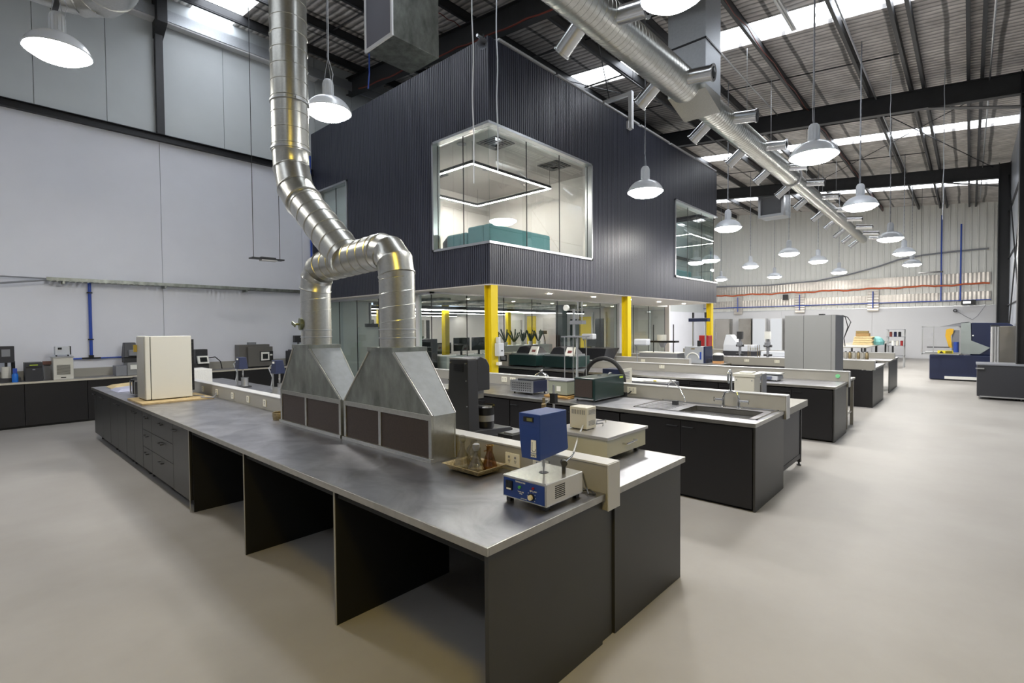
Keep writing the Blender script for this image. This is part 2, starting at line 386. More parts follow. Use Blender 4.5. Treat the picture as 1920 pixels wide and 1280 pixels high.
B(XW0, 12, YL-.24, YL-.2, 9.16, 9.42).build('eave_channel', M_GALB, wl)
# ---- far wall
wf = struct('wall_back')
m = MB(); pitch = .29; y = YR; prof = []
while y < YL:
    prof += [(y, 0), (y+.20, 0), (y+.215, .03), (y+.275, .03)]; y += pitch
vs = [(XW1-p[1], p[0], 2.92) for p in prof]+[(XW1-p[1], p[0], zr(p[0])+.1) for p in prof]
k = len(prof); m.add(vs, [(i, i+1, k+i+1, k+i) for i in range(k-1)])
m.build('corrugated_sheet', M_RIB, wf, kind='stuff')
B(XW1+.01, XW1+.15, YR, YL, 0, 11).build('backing', M_RIB, wf)
for a, b in ((YR, 4.3), (4.31, 9.2), (9.21, YL)): B(XW1-.03, XW1+.0, a, b, 0, 2.88).build('lining_panel', M_LINE, wf)
B(XW1-.05, XW1+.0, YR, YL, 2.88, 2.94).build('cap_flashing', M_ALU, wf)
def crinkle(name, y0, y1, z0, z1, x, step, vert, par):
    m = MB(); n = int(abs((y1-y0) if vert else (z1-z0))/step)
    vs = []
    for i in range(n*2+1):
        t = i/(n*2); o = .014 if i % 2 else 0
        if vert: vs += [(x-.06-o, y0+(y1-y0)*t, z0), (x-.06-o, y0+(y1-y0)*t, z1)]
        else: vs += [(x-.06-o, y0, z0+(z1-z0)*t), (x-.06-o, y1, z0+(z1-z0)*t)]
    m.add(vs, [(2*i, 2*i+2, 2*i+3, 2*i+1) for i in range(n*2)])
    m.box(x-.06, x, min(y0, y1), max(y0, y1), min(z0, z1), max(z0, z1))
    return m.build(name, M_COVER, par)
crinkle('foil_girt_cover', YR+.3, YL, 4.12, 4.66, XW1-.03, .17, True, wf)
crinkle('foil_girt_cover', YR+.3, YL, 3.15, 3.66, XW1-.03, .17, True, wf)
for yy in (11.9, 8.1, 4.25): crinkle('foil_post_cover', yy-.27, yy+.27, 2.72, 4.0, XW1-.12, .15, False, wf)
pts = [(XW1-.2, YR+.35+(YL-YR-.4)*i/60, 4.05+.03*math.sin(i*.7)+.02*math.sin(i*1.9)) for i in range(61)]
MB().sweep(pts, .045, 8).build('orange_cable', M_ORG, wf, label='orange cable bundle')
m = MB(); m.cyl((XW1-.2, YR+.3, 3.2), (XW1-.2, YL, 3.2), .025, n=8)
for yy in (11.9, 8.1, 4.25): m.cyl((XW1-.28, yy, 2.9), (XW1-.28, yy, 3.9), .025, n=8)
m.cyl((XW1-.15, 1.2, 3.2), (XW1-.15, 1.2, 7.9), .03, n=8); m.cyl((XW1-.15, .4, 3.2), (XW1-.15, .4, 7.3), .035, n=8)
m.build('blue_pipe', M_BPIPE, wf, label='blue compressed air pipe')
pts = [(XW1-.1, y, z) for y, z in ((14, 4.75), (10, 4.62), (7.2, 4.72), (5.4, 5.0), (4, 5.35), (3.1, 5.65), (2, 5.8), (.8, 5.86), (-.7, 5.88))]
MB().sweep(pts, .045, 8).build('grey_conduit', M_GREYP, wf, label='curved grey flexible conduit')
# ---- right wall y = -1.45
wr = struct('wall_right')
xw = XW0
while xw < XW1:
    B(xw+.01, min(xw+1.2, XW1)-.0, YR-.05, YR, 0, 8.4).build('foil_panel', M_RW, wr, label='silver foil faced cladding sheet'); xw += 1.2
for x, yi in ((-1.0, -.9), (8.3, -.9), (17.8, -.86), (27.3, -.76), (36.4, -1.0)):
    m = MB(); m.box(x-.2, x+.2, yi-.02, yi, 0, 8.1); m.box(x-.2, x+.2, YR, YR+.02, 0, 8.1); m.box(x-.01, x+.01, YR, yi, 0, 8.1)
    m.build('column', M_DARKST, wr)
for z in (2.6, 4.4, 6.2): B(XW0, XW1, YR, YR+.06, z, z+.02).build('girt', M_DARKST, wr)
for a in ((17.9, 27.2, .3, 7.6), (27.3, 18.0, .3, 7.6)): MB().cyl((a[0], YR+.06, a[2]), (a[1], YR+.06, a[3]), .02, n=6).build('brace_rod', M_DARKST, wr)
m = MB(); m.box(XW0-.15, XW0, YR, YL, 0, 10.2); m.build('wall_front', M_WALL)['kind'] = 'structure'
# ================================================================ MEZZANINE BOX
BX0, BX1, BY0, BZ0, BZ1 = 7.07, 19.05, 7.0, 2.76, 7.57
mz = struct('wall_mezzanine')
def clad(face, a0, a1, z0, z1):
    m = MB(); t = .14
    if face == 'y': m.box(a0+(.04 if a0 == BX0 else 0), a1, BY0+.03, BY0+.03+t, z0, z1)
    else: m.box(BX0+.03, BX0+.03+t, a0+(.04 if a0 == BY0 else 0), a1, z0, z1)
    n = max(1, round((a1-a0)/.062)); p = (a1-a0)/n
    for i in range(n):
        u = a0+i*p
        if face == 'y': m.box(u+.006, u+p-.010, BY0, BY0+.032, z0, z1)
        else: m.box(BX0, BX0+.032, u+.006, u+p-.010, z0, z1)
    m.build('cladding_battens', M_CLAD, mz, kind='stuff', label='black vertical timber battens')
wz = {'c': (3.57, 5.92)}
# right face (y = 7): corner window to x=10.69, window 3 from 15.45
clad('y', BX0, 10.70, 5.92, BZ1); clad('y', BX0, 10.70, BZ0, 3.56); clad('y', 10.70, 15.45, BZ0, BZ1)
clad('y', 15.45, BX1, 5.95, BZ1); clad('y', 15.45, BX1, BZ0, 3.49)
clad('x', BY0, 8.74, 5.92, BZ1); clad('x', BY0, 8.74, BZ0, 3.56); clad('x', 8.74, 12.3, BZ0, BZ1)
clad('x', 12.3, 13.97, 5.86, BZ1); clad('x', 12.3, 13.97, BZ0, 4.22); clad('x', 13.97, YL, BZ0, BZ1)
B(BX1-.15, BX1, BY0+.05, YL, 5.95, BZ1).build('end_wall', M_CLAD, mz); B(BX1-.15, BX1, BY0+.05, YL, BZ0, 3.49).build('end_wall', M_CLAD, mz)
B(BX1-.15, BX1, 9.5, YL, 3.49, 5.95).build('end_wall', M_CLAD, mz)
B(BX0+.05, BX1-.05, BY0+.06, YL, BZ1-.15, BZ1-.05).build('lid', M_STEEL, mz)
B(BX0+.02, BX1-.02, BY0+.02, YL, BZ0-.02, BZ0+.04).build('soffit', M_SOFFIT, mz)
m = MB()
for i in range(9): m.cyl((BX0+.2+i*1.25, BY0+.12, BZ1-.02), (BX0+1.4+i*1.25, BY0+.12, BZ1+.02), .02, n=6)
m.build('top_lighting_strip', M_ALU, mz)
for i in range(6): B(BX0+.3+i*1.95, BX0+2.15+i*1.95, BY0-.02, BY0+.10, BZ1+.03, BZ1+.07).build('edge_tray', M_UPT, mz)
MB().sweep([(BX0, BY0+.3, BZ1+.12), (BX1, BY0+.3, BZ1+.12)], .03, 8).build('edge_conduit', M_ALU, mz)
for y in (7.8, 9.9):
    for x in (10.0, 12.0, 14.0, 16.0, 18.0):
        if y == 9.9 and x == 10: x = 8.0
        d = MB().lathe([(.055, 0), (.055, .01)], (x, y, BZ0-.03), 12).build('downlight', M_DOWN, mz)
# rooms behind the windows
rm = struct('wall_meeting_room')
B(BX0+.15, BX1-.15, BY0+.17, YL, 3.05, 3.12).build('room_floor', M_CARPET, rm)
B(BX0+.15, BX1-.15, BY0+.17, YL, 6.12, 6.18).build('room_ceiling', M_ROOMC, rm)
B(BX0+.17, BX1-.17, 11.9, 12.0, 3.1, 6.12).build('partition', M_ROOMW, rm)
B(11.9, 12.0, BY0+.17, 11.9, 3.1, 6.12).build('partition', M_ROOMW, rm)
B(BX0+.17, 11.9, 12.05, YL, 3.1, 6.12).build('store_wall', M_ROOMW, rm)
for x, y in ((8.4, 8.1), (10.6, 8.1), (8.9, 11.0)):
    m = MB()
    for i in range(4):
        r = .3-.065*i
        for s in (-1, 1):
            m.box(x-r, x+r, y+s*r-.02, y+s*r+.02, 6.105-.012*i, 6.12); m.box(x+s*r-.02, x+s*r+.02, y-r, y+r, 6.105-.012*i, 6.12)
    m.build('ceiling_diffuser', M_CHAR, rm)
for x, y in ((7.9, 8.7), (9.6, 9.6)): MB().lathe([(.11, 0), (.11, .012)], (x, y, 6.108), 20).build('ceiling_speaker', M_GREYP, rm)
# windows: frames + panes
def frame_rect(face, a0, a1, z0, z1, par, t=.05, sides='lrtb'):
    m = MB()
    def bb(u0, u1, w0, w1):
        if face == 'y': m.box(u0, u1, BY0-.03, BY0+.17, w0, w1)
        else: m.box(BX0-.03, BX0+.17, u0, u1, w0, w1)
    if 't' in sides: bb(a0, a1, z1-t, z1)
    if 'b' in sides: bb(a0, a1, z0, z0+t)
    if 'l' in sides: bb(a0, a0+t, z0, z1)
    if 'r' in sides: bb(a1-t, a1, z0, z1)
    m.build('window_frame', M_ALU, par)
def pane(face, a0, a1, z0, z1, par, off=.1, mt=None):
    m = MB()
    if face == 'y': m.box(a0+.004, a1-.004, BY0+off, BY0+off+.01, z0, z1)
    else: m.box(BX0+off, BX0+off+.01, a0+.004, a1-.004, z0, z1)
    m.build('pane', mt or M_GLASS, par)
    j = MB()
    if face == 'y': j.box(a1-.006, a1+.006, BY0+off-.004, BY0+off+.014, z0, z1)
    else: j.box(BX0+off-.004, BX0+off+.014, a1-.006, a1+.006, z0, z1)
    j.build('glazing_joint', M_STEEL, par)
w1 = struct('window_1')
frame_rect('y', BX0-.03, 10.70, 3.55, 5.93, w1, sides='tbr'); frame_rect('x', BY0+.171, 8.74, 3.55, 5.93, w1, sides='tbr')
for a, b in ((BX0+.1, 8.32), (8.32, 9.49), (9.49, 10.65)): pane('y', a, b, 3.6, 5.88, w1)
for a, b in ((BY0+.1, 7.86), (7.86, 8.69)): pane('x', a, b, 3.6, 5.88, w1)
w2 = struct('window_2'); frame_rect('x', 12.3, 13.97, 4.22, 5.86, w2); pane('x', 12.35, 13.1, 4.26, 5.82, w2); pane('x', 13.1, 13.93, 4.26, 5.82, w2)
w3 = struct('window_3'); frame_rect('y', 15.45, BX1+.02, 3.48, 5.96, w3, sides='tbl')
for a, b in ((15.5, 16.7), (16.7, 17.9), (17.9, 19.0)): pane('y', a, b, 3.53, 5.92, w3)
B(BX1-.03, BX1-.02, BY0+.1, 9.5, 3.53, 5.92).build('pane', M_GLASS, w3)
# square linear pendants and sofas
def led_square(x0, x1, y0, y1, z, label, nm='linear_pendant_light'):
    t = thing(nm, label, 'ceiling light', ((x0+x1)/2, (y0+y1)/2, z))
    a, b = MB(), MB()
    for (p, q, r, s) in ((x0, x1, y0, y0+.06), (x0, x1, y1-.06, y1), (x0, x0+.06, y0, y1), (x1-.06, x1, y0, y1)):
        a.box(p, q, r, s, z+.012, z+.08); b.box(p+.008, q-.008, r+.008, s-.008, z, z+.012)
    a.build('profile', M_BP, t); b.build('diffuser', M_LED2, t)
    c = MB()
    for p in (x0+.03, x1-.03):
        for q in (y0+.03, y1-.03): c.cyl((p, q, z+.08), (p, q, 6.12), .004, n=5)
    c.build('suspension_wire', M_BP, t); return t
led_square(7.9, 10.8, 8.35, 11.2, 5.6, 'square black linear pendant light inside the corner window of the black box')
led_square(15.2, 18.2, 8.3, 11.0, 5.6, 'square linear pendant light inside the far right window of the black box')
def sofa(x0, x1, y0, y1, z1, label):
    t = thing('booth_sofa', label, 'sofa', ((x0+x1)/2, (y0+y1)/2, 3.12))
    m = MB().box(x0, x1, y0, y0+.2, 3.12, z1).build('backrest', M_TEAL, t, bevel=.04)
    MB().box(x0, x1, y0+.2, y1, 3.2, 3.55).build('seat', M_TEAL, t, bevel=.04)
    MB().box(x0, x0+.2, y0+.2, y1, 3.12, z1).build('side', M_TEAL, t, bevel=.04)
    MB().box(x1-.2, x1, y0+.2, y1, 3.12, z1).build('side', M_TEAL, t, bevel=.04)
sofa(7.5, 9.55, 7.42, 8.1, 4.07, 'teal high-backed booth sofa directly behind the corner of the black box window')
sofa(7.5, 8.4, 8.15, 8.8, 3.98, 'shorter teal sofa at the left side of the corner window')
sofa(16.6, 18.2, 7.6, 8.3, 3.9, 'grey-teal sofa behind the far right window of the black box')
t = thing('office_chair', 'dark rounded chair back at the left edge of the corner window', 'chair', (8.2, 9.35, 3.12))
m = MB(); m.sweep([(8.0, 9.2, 3.55), (8.0, 9.2, 3.9), (8.05, 9.25, 4.05)], [.2, .22, .12], 12); m.build('backrest', M_CHAR, t, smooth=60)
MB().box(8.0, 8.5, 9.1, 9.6, 3.5, 3.58).build('seat', M_CHAR, t); MB().cyl((8.25, 9.35, 3.12), (8.25, 9.35, 3.5), .03).build('post', M_BP, t)
# ---- yellow columns
for i, (x, y, lab) in enumerate(((7.12, 7.02, 'a'), (12.50, 7.02, 'b'), (18.6, 7.02, 'c'))):
    c = struct('trim_%d' % (i+1), (x+.09, y+.09, 0))
    m = MB(); m.box(x, x+.19, y, y+.014, 0, BZ0-.02); m.box(x, x+.19, y+.176, y+.19, 0, BZ0-.02); m.box(x+.09, x+.1, y+.014, y+.176, 0, BZ0-.02)
    m.build('column_section', M_YEL, c, label='yellow steel column')
    MB().box(x-.03, x+.22, y-.03, y+.22, 0, .02).build('base_plate', M_YEL, c)
# ================================================================ GROUND FLOOR OFFICE BEHIND GLASS
gw = struct('wall_glass')
m = MB(); m.box(7.40, 7.50, 9.25, YL, 2.68, 2.76); m.box(7.4, 15.95, 9.25, 9.33, 2.70, 2.76); m.build('head_channel', M_ALU, gw)
m = MB(); m.box(7.42, 7.47, 9.28, YL, 0, .05); m.box(7.42, 19.6, 9.28, 9.33, 0, .05); m.build('floor_channel', M_ALU, gw)
ys = [9.3, 10.4, 11.48, 12.55, 13.5, YL]
for a, b in zip(ys, ys[1:]): B(7.44, 7.452, a+.004, b-.004, .05, 2.7).build('pane', M_GLAS2, gw); B(7.436, 7.456, a-.006, a+.006, .05, 2.7).build('glazing_joint', M_STEEL, gw)
xs_ = [7.45, 8.57, 9.92, 11.1, 12.3, 13.5, 14.7, 15.8, 17.0, 18.2, 19.6]
for a, b in zip(xs_, xs_[1:]): B(a+.004, b-.004, 9.3, 9.312, .05, 2.7).build('pane', M_GLAS2, gw); B(b-.006, b+.006, 9.296, 9.316, .05, 2.7).build('glazing_joint', M_STEEL, gw)
B(15.8, 16.02, 9.2, 9.42, 0, 2.74).build('post', M_WHITE, gw)
B(7.40, 7.50, 9.74, 9.84, 0, 2.7).build('post', M_WHITE, gw)
of = struct('wall_office')
B(7.45, 8.95, YL, YL+.12, 0, 2.9).build('stub_wall', M_WALLG, of)
B(8.9, 9.0, YL, 24, 0, 2.95).build('side_wall', M_WALLG, of)
B(8.9, 20, 24, 24.1, 0, 3.2).build('rear_wall', M_ROOMW, of)
B(20, 20.1, 9.3, 24, 0, 3.2).build('end_wall', M_ROOMW, of)
B(7.6, 20, YL+.2, 24, 3.6, 3.7).build('office_ceiling', M_OFFC, of); B(7.6, 19.9, 10.6, YL+.25, 2.85, 2.9).build('office_ceiling', M_OFFC, of)
B(7.5, 19.9, 9.33, 10.6, 2.72, 2.78).build('office_bulkhead', M_SOFFIT, of)
for y0, y1, m_, z0, z1 in ((19.16, 19.78, M_UP, 0, 2.3), (18.25, 18.5, M_BP, 0, 2.3), (17.5, 18.1, M_CREAM, .9, 2.3), (16.5, 17.05, M_YEL, 0, 2.5), (15.1, 16.0, M_ROOMC, 0, 2.4),
                           (13.8, 14.3, M_GREEN, .4, 2.3), (13.1, 13.77, M_YEL, 0, 2.4), (12.4, 12.9, M_SCR, .9, 2.3), (11.5, 12.2, M_UP, .9, 2.3), (10.2, 11.2, M_CREAM, .9, 2.2)):
    B(19.93, 20, y0, y1, z0, z1).build('wall_panel', m_, of)
for y0 in (19.1, 17.2, 14.4, 13.0, 12.3, 11.3, 10.1): B(19.88, 19.98, y0, y0+.07, 0, 2.6).build('mullion', M_WHITE, of)
for x0, x1, m_ in ((14.9, 15.2, M_SCR), (15.5, 15.7, M_BP), (17.4, 18.6, M_UP), (18.8, 19.0, M_BP), (12.5, 13.6, M_ROOMC)):
    B(x0, x1, 23.92, 24, 0, 2.4).build('wall_panel', m_, of)
for x, y in ((11.0, 13.0), (11.7, 18.0), (16.8, 15.5)):
    m = MB().box(x-.09, x+.09, y-.09, y+.09, 0, 3.5); m.build('office_column', M_YEL, of)
B(14.7, 15.0, 10.9, 11.2, 0, 2.7).build('green_pillar', M_GREEN, of)
m = MB()
for y in (11.5, 12.4, 13.6): m.cyl((8, y, 2.78), (19.5, y, 2.78), .06, n=8)
for x in (9, 10.7, 13, 15.2, 17): m.box(x, x+.25, 10.7, 14.2, 2.66, 2.84)
m.build('service_duct', M_GALD, of)
for i, (y, x0, x1, z) in enumerate(((12.9, 9.7, 19.0, 2.5), (15.6, 9.6, 19.8, 2.6), (18.3, 9.6, 19.8, 2.6), (22.4, 9.6, 19.8, 2.6))):
    t = thing('linear_light', ['nearest', 'second', 'third', 'fourth', 'farthest'][i]+' long linear light hanging in the glazed ground floor office', 'ceiling light', (14.5, y, z))
    B(x0, x1, y-.04, y+.04, z+.01, z+.12).build('profile', M_BP, t); B(x0, x1, y-.014, y+.014, z, z+.01).build('diffuser', M_LED, t)
# ================================================================ HIGH BAY LAMPS
def lamp(name, loc, label, sc=1.0, group='white high bay pendant lamps'):
    t = thing(name, label, 'pendant lamp', loc, group)
    x, y, z = loc
    L = lambda p: [(r*sc, h*sc) for r, h in p]
    MB().lathe(L([(.365, 0), (.372, .012), (.36, .03), (.335, .085), (.29, .145), (.23, .195), (.16, .225), (.105, .235), (.095, .235), (.15, .215), (.22, .185), (.28, .135), (.325, .075), (.352, .02), (.355, .004)]), loc, 40, cap=False).build('shade', M_SHADE, t, smooth=50)
    MB().lathe(L([(.352, .002), (.345, -.012), (.25, -.075), (.12, -.082), (.001, -.084)]), loc, 40, cap=False).build('lens', M_LENS, t, smooth=30)
    h = MB(); h.lathe(L([(.10, .232), (.10, .255), (.085, .262), (.085, .46), (.078, .50), (.055, .53), (.02, .542), (.001, .543)]), loc, 24, cap=False)
    for i in range(12):
        a = 2*PI*i/12; c, s_ = math.cos(a)*sc, math.sin(a)*sc
        h.sweep([(x+.084*c, y+.084*s_, z+.28*sc), (x+.084*c, y+.084*s_, z+.455*sc), (x+.07*c, y+.07*s_, z+.50*sc)], .008*sc, 5)
    h.build('housing', M_HOUS, t, smooth=40)
    top = zr(y)+(.09 if any(a < x < b for a, b in SK) else -.02)
    c = MB(); zt = z+.54*sc
    for s_ in (-1, 1): c.sweep([(x+s_*.05, y, zt-.03), (x+s_*.03, y, zt+.12), (x, y, zt+.27)], .005, 5)
    c.cyl((x, y, zt+.27), (x, y, top), .008, n=6)
    n = int((top-zt-.27)/.16)
    for i in range(n): c.cyl((x, y, zt+.3+i*.16), (x, y, zt+.36+i*.16), .012, n=5)
    c.build('suspension_chain', M_ALU if z > 5 else M_GREYP, t)
    p = [(x+.07, y+.02, zt-.02), (x+.10, y+.04, zt+.12), (x+.03, y+.03, zt+.3), (x+.03, y+.02, zt+.8), (x+.02, y+.015, top)]
    MB().sweep(p, .005, 5).build('power_cord', M_HOUS, t)
    return t
LP = [((.86, 7.85, 5.1), 'large white high bay lamp hanging leftmost, below the wide galvanised duct', .86),
 ((3.55, 6.65, 4.9), 'white high bay lamp just right of the tall spiral exhaust duct', .84),
 ((4.47, 2.05, 4.9), 'white high bay lamp cropped by the top edge, above the overhead duct plenum', .78),
 ((9.75, 5.06, 4.7), 'white high bay lamp hanging in front of the black clad wall', 1.),
 ((9.67, 1.96, 4.7), 'large white high bay lamp nearest on the right, in front of the overhead spiral duct', 1.),
 ((14.48, 1.96, 4.7), 'second white high bay lamp of the right-hand row, beside the duct tail', 1.),
 ((14.97, 5.18, 4.7), 'white high bay lamp just right of the black box upper corner', 1.),
 ((20.58, 1.96, 4.7), 'third white high bay lamp of the right-hand row', 1.),
 ((21.93, 5.27, 4.7), 'white high bay lamp below the hanging square ceiling duct outlet', 1.),
 ((25.4, 4.95, 4.7), 'white high bay lamp midway along the far corrugated wall, left of the duct end', 1.),
 ((25.08, 1.95, 4.7), 'fourth white high bay lamp of the right-hand row', 1.),
 ((29.97, 2.03, 4.7), 'farthest lamp of the right-hand row, touching the curved grey conduit', 1.),
 ((25.28, 7.71, 4.7), 'white high bay lamp right of the box window, left of centre on the far wall', .95),
 ((31.5, 5.17, 4.7), 'small distant high bay lamp right under the end of the spiral duct', 1.),
 ((31.45, 8.29, 4.7), 'small distant high bay lamp low on the far wall, between two larger lamps', 1.),
 ((30.8, 11.05, 4.7), 'smallest distant high bay lamp beside the black box lower corner', .9),
 ((21.6, 8.18, 4.7), 'high bay lamp partly hidden behind the right edge of the black box', 1.)]
for loc, lab, sc in LP: lamp('high_bay_lamp', loc, lab, sc)
wlamp = lamp('high_bay_lamp', (-.2, -.5, 5.3), 'warm yellow high bay lamp hanging above and behind the viewpoint', 1.)
for o_ in wlamp.children:
    if o_.name.startswith('lens'):
        o_.data.materials.clear(); o_.data.materials.append(mat('warm_lens_lit', (255, 218, 84), .4, emit=WARM_E))
# ================================================================ BENCHES
TOPT = .04
def worktop(par, x0, x1, y0, y1, z=.9, name='worktop'):
    m = MB(); m.box(x0+.012, x1-.012, y0+.012, y1-.012, z-.006, z-.001)
    m.build(name, M_SS, par)
    e = MB()
    e.box(x0, x0+.012, y0, y1, z-TOPT, z); e.box(x1-.012, x1, y0, y1, z-TOPT, z)
    e.box(x0+.012, x1-.012, y0, y0+.012, z-TOPT, z); e.box(x0+.012, x1-.012, y1-.012, y1, z-TOPT, z)
    e.box(x0+.02, x1-.02, y0+.02, y1-.02, z-TOPT, z-.007)
    e.build('worktop_edge', M_SSE, par, bevel=.002)
def upstand(par, x0, x1, y0, y1, z0=.86, z1=1.075, cap=M_UPT):
    B(x0, x1, y0, y1, z0, z1-.012).build('upstand', M_UP, par)
    B(x0-.006, x1+.006, y0-.006, y1+.006, z1-.012, z1).build('upstand_cap', cap, par, bevel=.002)
    B(x0-.006, x1+.006, y0-.014, y0-.006, z0-.0, z1-.004).build('upstand_end', M_UPT, par)
def socket(par, x, y, z, side=-1, w=.115, h=.07, sq=False):
    if sq: w = h = .085
    m = MB(); m.box(x+side*.01, x, y-w/2, y+w/2, z-h/2, z+h/2)
    o = m.build('socket_plate', M_PLATE, par, bevel=.002)
    d = MB(); xx = x+side*.0105
    for c in ((-.028, .028) if not sq else (0,)):
        d.box(xx, xx+side*.002, y+c-.008, y+c-.004, z-.012, z); d.box(xx, xx+side*.002, y+c+.004, y+c+.008, z-.012, z); d.box(xx, xx+side*.002, y+c-.002, y+c+.002, z-.022, z-.014)
        d.box(xx, xx+side*.004, y+c-.006, y+c+.006, z+.012, z+.026)
    d.build('socket_holes', M_GREYP, o)
def doors_x(par, x, ys, z0, z1, side=-1, mt=None, handles='top'):   # door fronts in the plane x, gaps between ys
    for i, (a, b) in enumerate(zip(ys, ys[1:])):
        d = B(x, x+side*.018, a+.003, b-.003, z0, z1).build('door', mt or M_BLK, par, bevel=.0015)
        if handles == 'top':
            yh = b-.1 if i % 2 == 0 else a+.1
            h = MB(); h.box(x+side*.018, x+side*.034, yh-.05, yh+.05, z1-.05, z1-.042)
            h.build('handle', M_CHAR, d)
def base_cab(label, x0, x1, y0, y1, ys, side, group, drawers=None, mt=None, z0=.12, z1=.85, feet=True):
    t = thing('base_cabinet', label, 'cabinet', ((x0+x1)/2, (y0+y1)/2, 0), group)
    B(x0+.02, x1-.02, y0, y1, z0, z1).build('carcass', M_VOID, t)
    if feet:
        for a in (x0+.1, x1-.1):
            for b in (y0+.08, y1-.08): MB().cyl((a, b, 0), (a, b, z0), .022, n=8).build('foot', M_BP, t)
    else: B(x0+.06, x1-.06, y0+.0, y1-.0, 0, z0).build('plinth', M_VOID, t)
    xf = x0+.02 if side < 0 else x1-.02
    for i, (a, b) in enumerate(zip(ys, ys[1:])):
        if drawers and i in drawers:
            zz = drawers[i]
            for p, q in zip(zz, zz[1:]):
                d = B(xf, xf+side*.02, a+.003, b-.003, p+.003, q-.003).build('drawer', mt or M_BLK_LIT, t, bevel=.0015)
                ym = (a+b)/2
                h = MB(); h.sweep([(xf+side*.02, ym-.07, q-.06), (xf+side*.05, ym-.07, q-.06), (xf+side*.05, ym+.07, q-.06), (xf+side*.02, ym+.07, q-.06)], .006, 6)
                h.build('handle', M_DARKST, d)
        else:
            d = B(xf, xf+side*.02, a+.003, b-.003, z0, z1).build('door', mt or M_BLK_LIT, t, bevel=.0015)
            yh = (b-.09 if i % 2 == 0 else a+.09)
            h = MB(); h.sweep([(xf+side*.02, yh-.06, z1-.06), (xf+side*.045, yh-.06, z1-.06), (xf+side*.045, yh+.06, z1-.06), (xf+side*.02, yh+.06, z1-.06)], .006, 6)
            h.build('handle', M_DARKST, d)
    return t
# ---------- bench 1 (nearest)
b1 = thing('island_bench', 'long stainless topped island bench nearest the camera with grey socket upstand', 'workbench', (2.6, 6.5, 0))
worktop(b1, 1.55, 2.53, 1.567, 11.37); worktop(b1, 2.65, 3.645, 1.567, 11.37)
upstand(b1, 2.53, 2.65, 1.56, 11.37, .80)
B(1.575, 2.52, 1.585, 1.61, 0, .86).build('end_panel', M_BLK_LIT, b1); B(2.66, 3.60, 1.585, 1.61, 0, .86).build('end_panel', M_BLK_LIT, b1)
B(2.523, 2.655, 1.60, 1.62, .0, .80).build('end_filler', M_BLK_LIT, b1)
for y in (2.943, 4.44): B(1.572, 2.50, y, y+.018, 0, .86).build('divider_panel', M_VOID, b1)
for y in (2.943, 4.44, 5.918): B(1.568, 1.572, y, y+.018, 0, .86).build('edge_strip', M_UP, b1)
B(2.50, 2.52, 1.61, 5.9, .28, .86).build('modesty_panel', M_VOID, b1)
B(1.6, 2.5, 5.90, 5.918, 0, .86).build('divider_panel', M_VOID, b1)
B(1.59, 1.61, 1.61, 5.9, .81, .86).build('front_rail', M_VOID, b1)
for y in (8.75, 8.13, 7.50, 6.95, 6.42): socket(b1, 2.53, y, .975, sq=True)
socket(b1, 2.53, 2.297, .975, w=.13, h=.09); socket(b1, 2.53, 2.05, .975, w=.13, h=.09)
G1 = 'black base cabinets under the nearest island bench'
base_cab('base cabinet with two doors at the far left end of the nearest bench', 1.57, 2.5, 9.9, 11.25, [9.9, 10.5, 11.06, 11.25], -1, G1)
base_cab('base cabinet with two doors in the middle of the nearest bench cabinet run', 1.57, 2.5, 8.80, 9.89, [8.80, 9.36, 9.89], -1, G1)
base_cab('base cabinet beside the drawers of the nearest bench', 1.57, 2.5, 7.86, 8.79, [7.86, 8.31, 8.79], -1, G1)
base_cab('base cabinet with two drawer stacks next to the open kneehole of the nearest bench', 1.57, 2.5, 5.93, 7.85, [5.93, 6.5, 7.41, 7.85], -1, G1, drawers={1: [.12, .4, .62, .85], 2: [.12, .4, .62, .85]})
base_cab('cabinets under the far side of the nearest bench', 2.67, 3.6, 1.62, 6.4, [1.63+i*.59 for i in range(9)], 1, G1)
base_cab('cabinets under the rear far end of the nearest bench', 2.67, 3.6, 6.41, 11.3, [6.43+i*.6 for i in range(9)], 1, G1)
# ---------- bench 2 (sink bench)
b2 = thing('sink_bench', 'second island bench with sink and mixer tap, behind the nearest bench', 'workbench', (5.9, 5, 0))
SX0, SX1, SY0, SY1 = 5.62, 6.14, 1.72, 2.50
m = MB()
for a in ((5.335, SX0, 1.58, 8.2), (SX1, 6.40, 1.58, 8.2), (SX0, SX1, 1.58, SY0), (SX0, SX1, SY1, 8.2)): m.box(a[0], a[1], a[2], a[3], .893, .899)
m.build('worktop', M_SS, b2)
m = MB(); m.box(5.323, 5.335, 1.567, 8.2, .86, .9); m.box(5.335, 6.40, 1.567, 1.58, .86, .9); m.box(5.335, 6.4, 8.19, 8.2, .86, .9)
m.build('worktop_edge', M_SSE, b2, bevel=.002)
m = MB(); t_ = .03
for a in ((5.56, 5.58, 1.62, 3.05), (6.33, 6.36, 1.62, 3.05), (5.56, 6.36, 3.03, 3.05), (5.56, 6.36, 1.62, 1.64)): m.box(a[0], a[1], a[2], a[3], .899, .906)
m.build('sink_rim', M_CHR, b2)
m = MB(); m.box(SX0-.004, SX0, SY0, SY1, .70, .899); m.box(SX1, SX1+.004, SY0, SY1, .70, .899); m.box(SX0, SX1, SY0-.004, SY0, .70, .899); m.box(SX0, SX1, SY1, SY1+.004, .70, .899); m.box(SX0, SX1, SY0, SY1, .696, .70)
m.build('sink_bowl', M_SSE, b2)
MB().lathe([(.04, 0), (.04, .004)], (5.88, 2.1, .70), 16).build('drain', M_CHR, b2)
m = MB()
for i in range(7): m.box(5.66+i*.08, 5.675+i*.08, 2.62, 2.98, .899, .903)
m.build('drainer_ribs', M_CHR, b2)
upstand(b2, 6.40, 6.52, 1.56, 8.2, .80)
